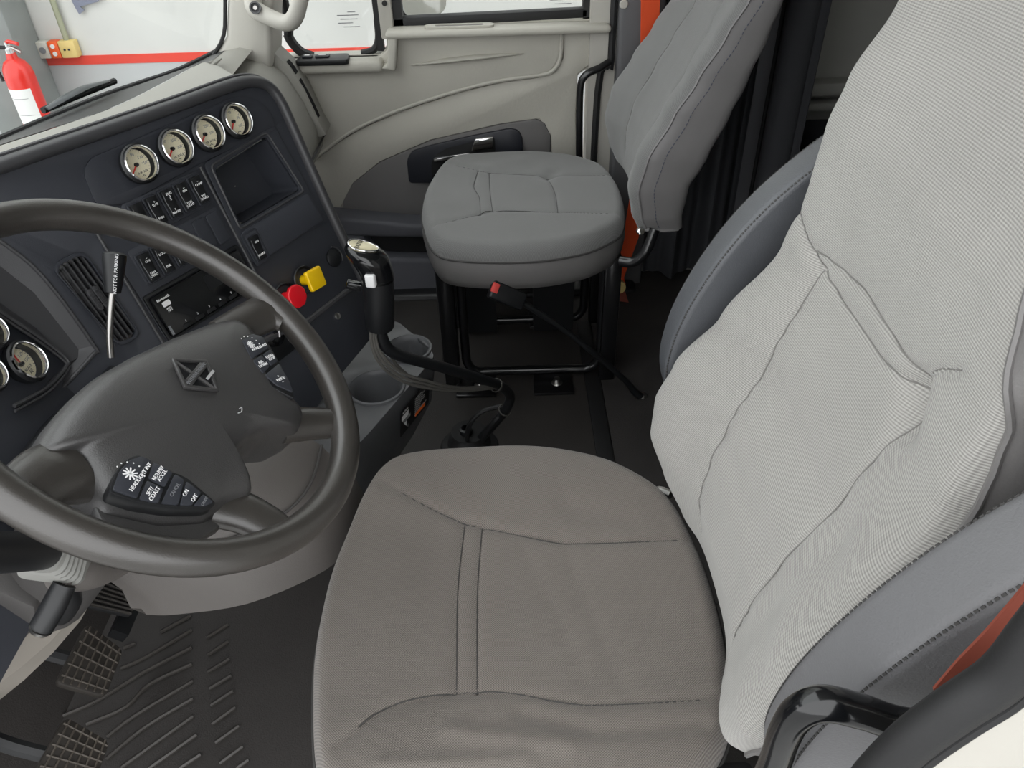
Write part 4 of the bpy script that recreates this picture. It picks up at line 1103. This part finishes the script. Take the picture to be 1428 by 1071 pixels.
# ================================================================== STEERING WHEEL AND COLUMN
# wheel plane: local x towards the driver and down, local y across the cab, local z out of the wheel
WB = basis((-.3555, .6335, .8665), (.747798, 0, -.663926), (0, 1, 0), (.663926, 0, .747798))
def W3(a, b, w=0.0): return WB @ Vector((a, b, w))
sw_ = thing('steering_wheel', 'worn dark grey steering wheel with thumb buttons and diamond emblem', 'steering wheel', (-.36, .63, .80))
rim = obj('rim', tube([(.215 * math.cos(2 * math.pi * k / 120), .215 * math.sin(2 * math.pi * k / 120), 0) for k in range(120)], .0168, 18, closed=True, fx=1.0, fy=1.0), 'rim', sw_, WB)
po = [(-0.0560, -0.1615), (-0.0598, -0.1393), (-0.0608, -0.1157), (-0.0584, -0.0838), (-0.0521, -0.0485), (-0.0355, -0.0012), (-0.0102, 0.0568), (0.0206, 0.1193), (0.0400, 0.1463), (0.0580, 0.1498), (0.0682, 0.1408), (0.0844, 0.1377), (0.1133, 0.1073), (0.1401, 0.0672), (0.1561, 0.0598), (0.1611, 0.0455), (0.1581, 0.0209), (0.1228, -0.0068), (0.1077, -0.0300), (0.1017, -0.0549), (0.1015, -0.0789), (0.1308, -0.0934), (0.1301, -0.1025), (0.1093, -0.1234), (0.0969, -0.1449), (0.0617, -0.1676), (0.0146, -0.1791), (-0.0014, -0.1671), (-0.0295, -0.1418), (-0.0478, -0.1577)]
c_ = Vector((sum(p[0] for p in po) / len(po), sum(p[1] for p in po) / len(po)))
out = resample(catmull([(p[0], p[1], 0) for p in rounded(po, .006, 2)], 2, True), 180, True)
rows = []
for r, h in [(.02, .016), (.2, .0157), (.4, .015), (.55, .0138), (.68, .012), (.78, .0098), (.86, .0065), (.92, .0020), (.965, -.006), (.99, -.016), (1.0, -.028), (.985, -.045), (.90, -.065)]:
    rows.append([(c_.x + (p.x - c_.x) * r, c_.y + (p.y - c_.y) * r, h) for p in out])
obj('hub_pad', loft(rows, True, True), 'hub_pad', sw_, WB, sharp=70)
obj('hub_back', lathe([(.03, -.14), (.055, -.12), (.075, -.07), (.08, -.04), (0, -.04)], 28), 'hub_pad', sw_, WB @ T(.03, -.03, 0))
for P, R in (([(-0.0236, -0.1468), (-0.0357, -0.1677), (-0.0449, -0.1940), (-0.0503, -0.2127)], [.034, .030, .024, .020]),
             ([(0.0392, 0.1178), (0.0575, 0.1588), (0.0751, 0.1893), (0.0957, 0.1881)], [.022, .024, .026, .020]),
             ([(0.1360, 0.0293), (0.1685, 0.0510), (0.1950, 0.0655), (0.2119, 0.0726)], [.024, .022, .020, .020]),
             ([(0.1036, -0.1118), (0.1288, -0.1119), (0.1539, -0.1180), (0.1698, -0.1276)], [.026, .024, .022, .018])):
    obj('spoke', tube([(p[0], p[1], -.018 + .006 * i) for i, p in enumerate(P)], R, 16, 6, fx=.55), 'rim', sw_, WB)
obj('lower_web', prism([(0.0053, -0.1714), (0.0183, -0.1851), (0.0434, -0.1885), (0.0751, -0.1775), (0.0999, -0.1589), (0.1135, -0.1373), (0.1175, -0.1204), (0.0966, -0.1254), (0.0498, -0.1532)], -.030, -.014), 'hub_pad', sw_, WB, bev=.004)
# emblem
em_o = [(0.0001, -0.0001), (0.0310, 0.0231), (0.0550, -0.0097), (0.0237, -0.0289)]
ec = Vector((sum(p[0] for p in em_o) / 4, sum(p[1] for p in em_o) / 4)); WE = WB @ T(0, 0, .0165)
emb = obj('emblem', prism(em_o, 0, .0045, [inset(em_o, .0045)]), 'hub_pad', sw_, WE, bev=.001)
obj('emblem_field', prism(inset(em_o, .004), 0, .0015), 'satin_black', emb, WE)
a_, b_, cc_, d_ = [Vector(p) for p in em_o]
for s_, e_ in ((a_, cc_), (b_.lerp(cc_, .0), d_)):
    obj('emblem_ray', tube([tuple(s_.lerp(e_, .08)) + (.002,), tuple(s_.lerp(e_, .92)) + (.002,)], .0022, 6), 'hub_pad', emb, WE)
bd = (b_ - d_); ba = math.atan2(bd.y, bd.x)
EMM = WE @ T(ec.x, ec.y, .004) @ Matrix.Rotation(ba, 4, 'Z')
obj('emblem_band', box(-bd.length * .34, bd.length * .34, -.0042, .0042, -.002, .001), 'hub_pad', emb, EMM, bev=.0008)
letters('emblem_text', 'INTERNATIONAL', .0052, EMM @ T(0, 0, .0011), emb, 'print_grey', .0002)
obj('emblem_stroke', box(.004, .018, -.013, -.010, -.002, .001), 'sticker_grey', emb, EMM)
# chip in the pad
obj('pad_chip', tube([tuple(WB.inverted() @ Vector(p)) for p in [(-0.2829, 0.6169, 0.8261), (-0.2818, 0.6204, 0.8252), (-0.2806, 0.6146, 0.8241), (-0.2827, 0.6102, 0.8259)]], .0006, 5, 3), 'sticker_grey', sw_, WB)

def pod(px_poly, w, rows_, lab):
    P = px_poly
    pd = obj('button_pod', prism(rounded(P, .006), -.004, w), 'satin_black', sw_, WB, bev=.0016)
    return pd
podL = pod([(0.0081, -0.1753), (0.0059, -0.1512), (0.0091, -0.1329), (0.0179, -0.1214), (0.0299, -0.1209), (0.0628, -0.1238), (0.0966, -0.1359), (0.0896, -0.1454), (0.0609, -0.1622), (0.0320, -0.1725)], .012, None, '')
podR = pod([(0.0529, 0.0893), (0.0634, 0.1135), (0.0788, 0.1190), (0.1070, 0.0894), (0.1366, 0.0477), (0.1068, 0.0461), (0.0777, 0.0615)], .012, None, '')
def key(parent, px4, lines, dirp, size, w=.012, m='dash_plate', tm='print_white', off=0.0):
    k = obj('button', prism(rounded(px4, .002, 2), w - .001, w + .0018), m, parent, WB, bev=.0006)
    cx = sum(p[0] for p in px4) / len(px4); cy = sum(p[1] for p in px4) / len(px4)
    a = math.atan2(dirp[1][1] - dirp[0][1], dirp[1][0] - dirp[0][0])
    if lines: letters('legend', lines, size, WB @ T(cx, cy, w + .0020) @ Matrix.Rotation(a, 4, 'Z') @ T(0, off, 0), k, tm, .0002)
    return k
dL = [(0.0252, -0.1598), (0.0280, -0.1342)]
dR = [(0.0856, 0.0655), (0.0923, 0.0780)]
k1 = key(podL, [(0.0106, -0.1722), (0.0085, -0.1512), (0.0115, -0.1359), (0.0182, -0.1259), (0.0274, -0.1253), (0.0310, -0.1698)], 'HEADLIGHT INT', dL, .0050, off=-.008)
k2 = key(podL, [(0.0296, -0.1257), (0.0486, -0.1273), (0.0477, -0.1459), (0.0321, -0.1450)], 'RESUME/\nACCEL', dL, .0048)
k3 = key(podL, [(0.0318, -0.1479), (0.0474, -0.1487), (0.0487, -0.1652), (0.0328, -0.1696)], 'SET/\nCOAST', dL, .0052)
k4 = key(podL, [(0.0508, -0.1277), (0.0603, -0.1290), (0.0646, -0.1575), (0.0508, -0.1639)], 'CANCEL', dL, .0044, tm='print_grey')
k5 = key(podL, [(0.0626, -0.1294), (0.0789, -0.1339), (0.0751, -0.1522), (0.0657, -0.1568)], 'ON\n\nOFF', dL, .0052)
k6 = key(podL, [(0.0805, -0.1347), (0.0922, -0.1377), (0.0873, -0.1450), (0.0768, -0.1512)], 'CRUISE', dL, .0036, tm='print_grey')
key(podR, [(0.0561, 0.0908), (0.0644, 0.1100), (0.0761, 0.1150), (0.0867, 0.1028), (0.0739, 0.0690)], 'MARKER INT', dR, .0046, off=-.006)
key(podR, [(0.0759, 0.0680), (0.0823, 0.0846), (0.0952, 0.0737), (0.0914, 0.0570)], 'AIR\nHORN', dR, .0050)
key(podR, [(0.0835, 0.0871), (0.0889, 0.1018), (0.1023, 0.0895), (0.0964, 0.0761)], 'CLEAR\nSTOP', dR, .0046)
key(podR, [(0.0942, 0.0567), (0.1039, 0.0867), (0.1215, 0.0685), (0.1304, 0.0545), (0.1100, 0.0513)], '+\nMODE\n−', dR, .0050)
# lamp symbols: small bright sun of strokes
for kk, cpx, s in ((k1, (0.0170, -0.1495), .0065), (podR, (0.0666, 0.0904), .005)):
    g = G()
    for i in range(5):
        R = T(cpx[0], cpx[1], .0141) @ Matrix.Rotation(rad(36 * i), 4, 'Z')
        g.merge(box(-s, s, -.0006, .0006, -.0002, .0002), R)
    obj('lamp_symbol', g, 'print_white', kk, WB, smooth=False)
    for i in range(7):
        a = rad(20 + 26 * i)
        obj('symbol_dot', lathe([(0, .0004), (.0007, .0003), (.0007, 0)], 6), 'print_white', kk, WB @ T(cpx[0] + .012 * math.cos(a), cpx[1] + .012 * math.sin(a), .0140))

# column under the wheel with stalk, boot, tilt lever and bracket
scn = thing('stalk_housing', 'grey steering column under the wheel with thick stalk, ribbed boot and tilt lever', 'steering column', (-.50, .60, .40))
cA = W3(.02, -.03, -.09); cB = W3(.03, -.02, -.40)
obj('shroud', tube([cA, cA.lerp(cB, .3), cA.lerp(cB, .7), cB], [.055, .06, .06, .06], 20, 4), 'under_grey', scn)
s0 = Vector((-0.4615, 0.5000, 0.7499)); s1 = Vector((-0.4378, 0.4000, 0.8656))
obj('stalk', tube([s0.lerp(s1, -.3), s0, s1], .0185, 16), 'satin_black', scn)
sd = (s0 - s1).normalized()
BMx = look(s0, sd)
def sq(s, z, r): return [(x, y, z) for x, y in rounded([(-s, -s), (s, -s), (s, s), (-s, s)], r, 4)]
steps = []
for k, (a_s, z_) in enumerate([(.0195, -.004), (.021, 0), (.0235, .002), (.0235, .006), (.0255, .008), (.0255, .012), (.0275, .014), (.0275, .018), (.0295, .020), (.0295, .024), (.0315, .026), (.0315, .042), (.028, .050)]):
    steps.append(sq(a_s, z_, .019 - .0008 * k))
obj('stalk_boot', loft(steps, True, True), 'boot_grey', scn, BMx @ Matrix.Rotation(rad(20), 4, 'Z'), sharp=30)
obj('shroud_arm', tube([(-0.4639, 0.5000, 0.7148), (-0.4553, 0.5200, 0.6948), (-0.4540, 0.5500, 0.6691), (-0.4485, 0.6000, 0.6394)], [.018, .022, .024, .024], 14, 4), 'knee_grey', scn)
tl = obj('tilt_lever', tube([(-0.4527, 0.4900, 0.7101), (-0.4605, 0.4750, 0.6983), (-0.4739, 0.4600, 0.6812)], [.011, .012, .0115], 14), 'satin_black', scn)
obj('lever_end', tube([(-0.4729, 0.4590, 0.6826), (-0.4753, 0.4570, 0.6797)], [.0118, .0095], 14), 'dull_steel', tl)
obj('lever_arm', tube([(-0.4592, 0.5000, 0.7008), (-0.4743, 0.5100, 0.6607), (-0.5007, 0.5200, 0.6189), (-0.5170, 0.5250, 0.6073)], [.010, .012, .009, .008], 10, 4), 'satin_black', scn)
def ribbon(top, bot, d): return thick(loft([top, bot]), d)
obj('bracket', ribbon([(-0.5154, 0.6000, 0.5816), (-0.5643, 0.6000, 0.5208), (-0.6273, 0.6000, 0.4539), (-0.6886, 0.6000, 0.3983), (-0.7823, 0.6000, 0.3214)], [(-0.5439, 0.6300, 0.5208), (-0.5906, 0.6300, 0.4548), (-0.6550, 0.6300, 0.3839), (-0.7225, 0.6300, 0.3181), (-0.8335, 0.6300, 0.2202)], .004), 'beige_metal', scn)
obj('bracket_plate', ribbon([(-0.5781, 0.5800, 0.5319), (-0.6137, 0.5800, 0.5097), (-0.6725, 0.5800, 0.4463), (-0.7362, 0.5800, 0.3988)], [(-0.5790, 0.6000, 0.4942), (-0.6180, 0.6000, 0.4534), (-0.6790, 0.6000, 0.3977), (-0.7723, 0.6000, 0.3208)], .004), 'beige_metal', scn)
obj('lower_cover', prism([(-0.6229, 0.6583), (-0.5814, 0.6438), (-0.5482, 0.6058), (-0.5582, 0.5763), (-0.6263, 0.4991), (-0.7367, 0.4152)], -.02, .02), 'under_grey', scn, Matrix(((1, 0, 0, 0), (0, 0, -1, .56), (0, 1, 0, 0), (0, 0, 0, 1))), bev=.006)

# trailer brake hand lever on the column
hl = thing('brake_hand_lever', 'black trailer brake hand lever reading NOT FOR PARKING behind the wheel', 'lever', (-0.5060, 0.8000, 0.7708))
p0, p1, p2, p3 = [Vector(p) for p in ((-0.5081, 0.8000, 0.7675), (-0.5048, 0.8100, 0.7936), (-0.4995, 0.8300, 0.8265), (-0.4965, 0.8380, 0.8393))]
p4 = Vector((-0.4901, 0.8650, 0.8809))
obj('shaft', tube([p0, p1, p2, p3], .0042, 10, 5), 'dull_steel', hl)
gx_ = (p4 - p3); gl = gx_.length; gz = gx_.normalized()
vw = (Vector((0, 0, 1.33)) - p3); vw = (vw - gz * vw.dot(gz)).normalized()
HM = basis(p3, gz.cross(vw) * -1, vw, gz) if False else basis(p3, vw.cross(gz), vw, gz)
obj('grip', lathe([(0, -.002), (.0095, 0), (.0102, .004), (.0140, gl * .85), (.0137, gl * .95), (.0105, gl), (0, gl + .001)], 20), 'satin_black', hl, HM)
LM = basis(p3 + gz * (gl * .47) + vw * .0126 - vw.cross(gz) * .0025, gz, vw.cross(gz), vw) 
letters('lever_text', 'NOT FOR PARKING', .0056, LM @ Matrix.Rotation(rad(-4), 4, 'Y'), hl, 'print_white', .0016)

# knee panel under the wheel
kb0 = [(-0.5243, 0.6625, 0.4200), (-0.4824, 0.6611, 0.4200), (-0.3852, 0.6757, 0.4200), (-0.2967, 0.7214, 0.4200), (-0.2607, 0.7614, 0.4200), (-0.2463, 0.8134, 0.4200), (-0.2466, 0.8825, 0.4200)]
kbm = [(x - .025, y + .01, z + .002) for x, y, z in kb0]
kbn = [(x - .030, y + .02, z + .06) for x, y, z in kb0]
kb1 = [(x - .010, y + .004, z + .035) for x, y, z in kb0]
kb2 = [(x - .055, y + .012, z + .10) for x, y, z in kb0]
kb3 = [(x - .12, y + .03, z + .15) for x, y, z in kb0]
kb4 = [(x - .20, y + .045, z + .152) for x, y, z in kb0]
knee = obj('knee_panel', loft([[tuple(v) for v in catmull(r, 4)] for r in (kbn, kbm, kb0, kb1, kb2, kb3, kb4)]), 'knee_grey', dash, sharp=50)
obj('knee_crease', tube([tuple(Vector(p) + Vector((.002, -.002, .003))) for p in kb2], .0022, 6, 3), 'under_grey', knee)

# ================================================================== CENTRE CONSOLE AND SHIFTER
con = thing('cup_holder_console', 'grey moulded console with two cup holders below the dashboard', 'console', (-.3, 1.2, 0))
ctop = [(-.285, .985), (-.258, 1.035), (-.155, 1.262), (-.165, 1.29), (-.245, 1.40), (-.42, 1.40), (-.50, 1.20), (-.42, .98)]
c1 = (-0.2607, 1.1650, 0.4200); c2 = (-0.2112, 1.2909, 0.4200)
h1 = circ(.050, 40, c1[0], c1[1]); h2 = circ(.044, 40, c2[0], c2[1])
obj('top', prism(rounded(ctop, .02), .414, .42, [h1, h2]), 'console_grey', con, bev=.003)
def ring_at(s, z, sh=0.0): return [(-.33 + (x + .33) * s - sh, 1.2 + (y - 1.2) * s + sh * .6, z) for x, y in rounded(ctop, .02)]
obj('body', loft([ring_at(1, .418), ring_at(1.012, .40), ring_at(1.0, .30, .015), ring_at(.86, .20, .04), ring_at(.62, .12, .05), ring_at(.60, .0, .05)], True), 'console_grey', con, sharp=50)
for c, r in ((c1, .050), (c2, .044)):
    cp = obj('cup_holder', lathe([(r + .004, .0035), (r + .002, .0045), (r - .001, .002), (r - .004, -.010), (r - .006, -.065), (r - .010, -.072), (0, -.073)], 40), 'console_grey', con, T(c[0], c[1], .42))
    obj('holder_rim', lathe([(r + .006, .0), (r + .005, .004), (r + .001, .005), (r - .001, .0)], 40), 'console_grey', cp, T(c[0], c[1], .42))
# data sticker on the side of the console
e0 = Vector((-.258, 1.035, .40)); e1 = Vector((-.155, 1.262, .40)); ex = (e1 - e0).normalized()
dn = (Vector((0, 0, -1)) * .985 + Vector((-.12, .07, 0))).normalized(); ez = ex.cross(-dn).normalized()
st = Vector((-0.1925, 1.1941, 0.3671))
SM = basis(e0 + ex * .155 + dn * .040 + ez * .006, ex, -dn, ez)
stk = obj('sticker', prism(rrect(.115, .068, .002), 0, .0006), 'sticker_black', con, SM, smooth=False)
random.seed(3)
for k in range(9):
    yk = .022 - .0055 * k
    obj('print_line', box(-.002, .018 + .032 * random.random(), yk, yk + .0016, .0006, .0009), 'sticker_grey', stk, SM)
for x0, y0, s in ((-.054, .004, .026), (-.054, -.020, .020)):
    obj('print_box', box(x0, x0 + s, y0, y0 + .014, .0006, .0009), 'print_white', stk, SM)
    for k in range(3): obj('print_line', box(x0, x0 + s + .008, y0 - .003 - .003 * k, y0 - .0015 - .003 * k, .0006, .0009), 'sticker_grey', stk, SM)
obj('orange_bar', box(.0, .040, -.027, -.018, .0006, .0010), 'sticker_orange', stk, SM)
letters('sticker_text', 'EATON', .006, SM @ T(-.040, .024, .0007), stk, 'print_white', .0002)

sh = thing('gear_shifter', 'black gear shift lever with chrome topped knob rising from the floor', 'gear shifter', (-0.0948, 1.4770, 0.0000))
gT = Vector((-0.2216, 1.1400, 0.6750)); gB = Vector((-0.2307, 1.1400, 0.5763))
ga = (gT - gB); gL = ga.length; GM = look(gB, ga, (0, 1, 0))
obj('grip', lathe([(0, 0), (.0235, 0), (.025, .003), (.0262, gL * .5), (.0262, gL), (0, gL)], 28), 'satin_black', sh, GM)
obj('grip_collar', lathe([(.0262, gL - .001), (.0274, gL), (.0274, gL + .004), (.026, gL + .005)], 28), 'gloss_black', sh, GM)
hd = []
for z, r, ox, fl in [(.0, .0262, 0, 1), (.010, .0268, -.001, 1), (.022, .0285, -.004, 1), (.034, .031, -.008, .97), (.044, .0325, -.012, .95), (.052, .0310, -.015, .92), (.058, .026, -.017, .9), (.0615, .018, -.018, .9), (.0625, .004, -.018, .9)]:
    hd.append([(gT.x + ox + r * 1.05 * math.cos(2 * math.pi * k / 32), gT.y + r * fl * math.sin(2 * math.pi * k / 32), gT.z + z - .28 * (r * math.cos(2 * math.pi * k / 32)) * (z / .06)) for k in range(32)])
hdo = obj('knob_head', loft(hd, True, True), 'gloss_black', sh, sharp=60)
BG = basis((gT.x - .0165, gT.y - .002, gT.z + .0625), (.96, 0, -.28), (0, 1, 0), (.28, 0, .96))
bgo = [( .024 * math.cos(2 * math.pi * k / 36) * (1 if math.cos(2 * math.pi * k / 36) < 0 else 1.08), .0165 * math.sin(2 * math.pi * k / 36) * (1 - .18 * math.cos(2 * math.pi * k / 36))) for k in range(36)]
bdg = obj('badge', prism([(x * .98, y * .98) for x, y in bgo], -.004, .0012), 'badge_gold', sh, BG, bev=.0006)
obj('badge_ring', tube([(x, y, .0005) for x, y in bgo], .0016, 8, closed=True), 'chrome', bdg, BG)
letters('badge_text', 'EATON', .0105, BG @ T(-.006, .004, .0014) @ Matrix.Rotation(rad(82), 4, 'Z'), bdg, 'print_black', .0002)
wb = Vector((-0.2285, 1.1120, 0.6875))
obj('range_switch', box(-.0085, .0085, -.006, .006, -.012, .012), 'print_white', sh, T(*wb) @ Matrix.Rotation(rad(-14), 4, 'Z'), bev=.003, seg=3)
fb = Vector((-0.2613, 1.1300, 0.6683))
obj('splitter_flap', box(-.013, .013, -.006, .006, -.007, .007), 'gloss_black', sh, T(*fb) @ Matrix.Rotation(rad(18), 4, 'Y'), bev=.002)
obj('flap_pin', tube([fb + Vector((.008, 0, 0)), (gT.x - .02, 1.14, fb.z)], .004, 8), 'dull_steel', sh)
lev = [(-0.2283, 1.1400, 0.5853), (-0.2306, 1.1400, 0.5578), (-0.2235, 1.1450, 0.5258), (-0.1978, 1.1650, 0.4910), (-0.1328, 1.2250, 0.4186), (-0.0520, 1.3000, 0.3231), (-0.0193, 1.3350, 0.2766), (-0.0057, 1.3600, 0.2314), (-0.0150, 1.3700, 0.1874), (-0.0440, 1.3950, 0.1228), (-0.0871, 1.4380, 0.0300)]
obj('lever', tube(lev, .0112, 14, 6), 'satin_black', sh)
for k, (dx, dz) in enumerate(((0, 0), (.004, .006), (.008, .012))):
    cab = [(-0.2446, 1.1280, 0.5848), (-0.2472, 1.1250, 0.5533), (-0.2410, 1.1250, 0.5136), (-0.2161, 1.1400, 0.4619), (-0.1720, 1.1700, 0.4145), (-0.1087, 1.2300, 0.3555), (-0.0345, 1.3100, 0.2969)]
    obj('air_line', tube([(p[0] + dx * (1 if i < 5 else .3), p[1] + .002 * k, p[2] + dz * (1 if i > 1 else .1) * (1 if i < 5 else .4)) for i, p in enumerate(cab)], .0030, 8, 6), 'cable', sh)
obj('air_line', tube([(-0.2262, 1.1600, 0.5597), (-0.2272, 1.1650, 0.5133), (-0.2125, 1.1650, 0.4681), (-0.1733, 1.1850, 0.4116), (-0.1091, 1.2400, 0.3550), (-0.0375, 1.3100, 0.2990)], .0034, 8, 6), 'cable', sh)
for px_, yy in (((693, 538), 1.36), ((708, 556), 1.386)):
    pass
z1 = Vector((-0.0344, 1.3180, 0.2986)); z2 = Vector((-0.0184, 1.3680, 0.1848))
for zp, ax in ((z1, Vector(lev[6]) - Vector(lev[5])), (z2, Vector(lev[8]) - Vector(lev[9]))):
    obj('cable_tie', lathe([(.0145, -.0025), (.0155, -.0025), (.0155, .0025), (.0145, .0025)], 24, True), 'cable', sh, look(zp, ax))
obj('lower_line', tube([(-0.0250, 1.3850, 0.1840), (-0.0724, 1.3800, 0.1725), (-0.1036, 1.3850, 0.1293), (-0.1193, 1.4288, 0.0300)], .006, 8, 6), 'rubber', sh)
obj('lower_line', tube([(-0.0203, 1.3800, 0.1748), (-0.0505, 1.3800, 0.1316), (-0.0798, 1.4324, 0.0300)], .007, 8, 6), 'rubber', sh)
obj('floor_boot', lathe([(.075, 0), (.070, .008), (.055, .012), (.050, .03), (.046, .034), (.044, .05), (0, .05)], 28), 'rubber', sh, T(*(-0.1126, 1.4505, 0.0000)))
obj('boot_cap', lathe([(.016, 0), (.017, .018), (.011, .020), (.011, .006), (0, .006)], 16), 'satin_black', sh, T(*(-0.1190, 1.4470, 0.0450)))

# ================================================================== PEDALS
def pedal(name, label, px_pts_yz, o, tilt, ribs_u, ribs_v, arm):
    t = thing(name, label, 'pedal', (o[0], o[1], 0))
    M = basis(o, (0, 1, 0), (-math.sin(rad(tilt)), 0, math.cos(rad(tilt))), (math.cos(rad(tilt)), 0, math.sin(rad(tilt))))
    pad = obj('pad', prism(rounded(px_pts_yz, .012), -.014, 0), 'pedal_rubber', t, M, bev=.003)
    q = [Vector(p) for p in px_pts_yz]
    def at(u, v): return q[0].lerp(q[1], u).lerp(q[3].lerp(q[2], u), v)
    for k in range(ribs_u):
        u = (k + .5) / ribs_u * .94 + .03
        obj('tread_rib', tube([tuple(at(u, .03)) + (.001,), tuple(at(u, .97)) + (.001,)], .0017, 6), 'pedal_rib', pad, M)
    for k in range(ribs_v):
        v = (k + .5) / ribs_v * .94 + .03
        obj('tread_rib', tube([tuple(at(.03, v)) + (.001,), tuple(at(.97, v)) + (.001,)], .0017, 6), 'pedal_rib', pad, M)
    c = M @ Vector((sum(p[0] for p in px_pts_yz) / 4, sum(p[1] for p in px_pts_yz) / 4, -.012))
    obj('arm', tube([c, c + Vector((-.08, 0, .06)), c + Vector(arm)], .012, 8, 4), 'satin_black', t)
    return t
pedal('brake_pedal', 'rubber brake pedal with square grid tread, upper of the two', [(-0.0364, 0.0531), (-0.0298, -0.0266), (0.0549, -0.0233), (0.0748, 0.0499)], (-.69, .71, .2), 45, 6, 5, (-.13, 0, .16))
pedal('clutch_pedal', 'rubber clutch pedal with square grid tread, cut by the lower left edge', [(-0.0535, 0.0527), (-0.0375, -0.0347), (0.0379, -0.0323), (0.0518, 0.0444)], (-.66, .57, .2), 45, 6, 6, (-.13, 0, .16))
acc = thing('accelerator_pedal', 'black ribbed accelerator pedal under the dashboard', 'pedal', (-.74, .88, 0))
AM = basis((-.74, .88, .13), (0, 1, 0), (-math.sin(rad(50)), 0, math.cos(rad(50))), (math.cos(rad(50)), 0, math.sin(rad(50))))
ap = [(-0.0122, 0.0712), (0.0011, -0.0169), (0.0558, -0.0159), (0.0589, 0.0635)]
apd = obj('pad', prism(ap, -.012, 0), 'rubber', acc, AM, bev=.002)
_q = [Vector(p) for p in ap]
for k in range(7):
    v = (k + .4) / 7
    obj('tread_rib', tube([tuple(_q[0].lerp(_q[3], v)) + (.001,), tuple(_q[1].lerp(_q[2], v)) + (.001,)], .0028, 6), 'pedal_rubber', apd, AM)
obj('hinge', box(-.03, .03, -.03, .0, -.04, -.012), 'satin_black', acc, AM)
obj('heel_strip', tube([(-0.9682, 0.7248, 0.0040), (-0.9058, 0.7032, 0.0040), (-0.8513, 0.6823, 0.0040)], .005, 6, 3), 'floor_rib', floor)
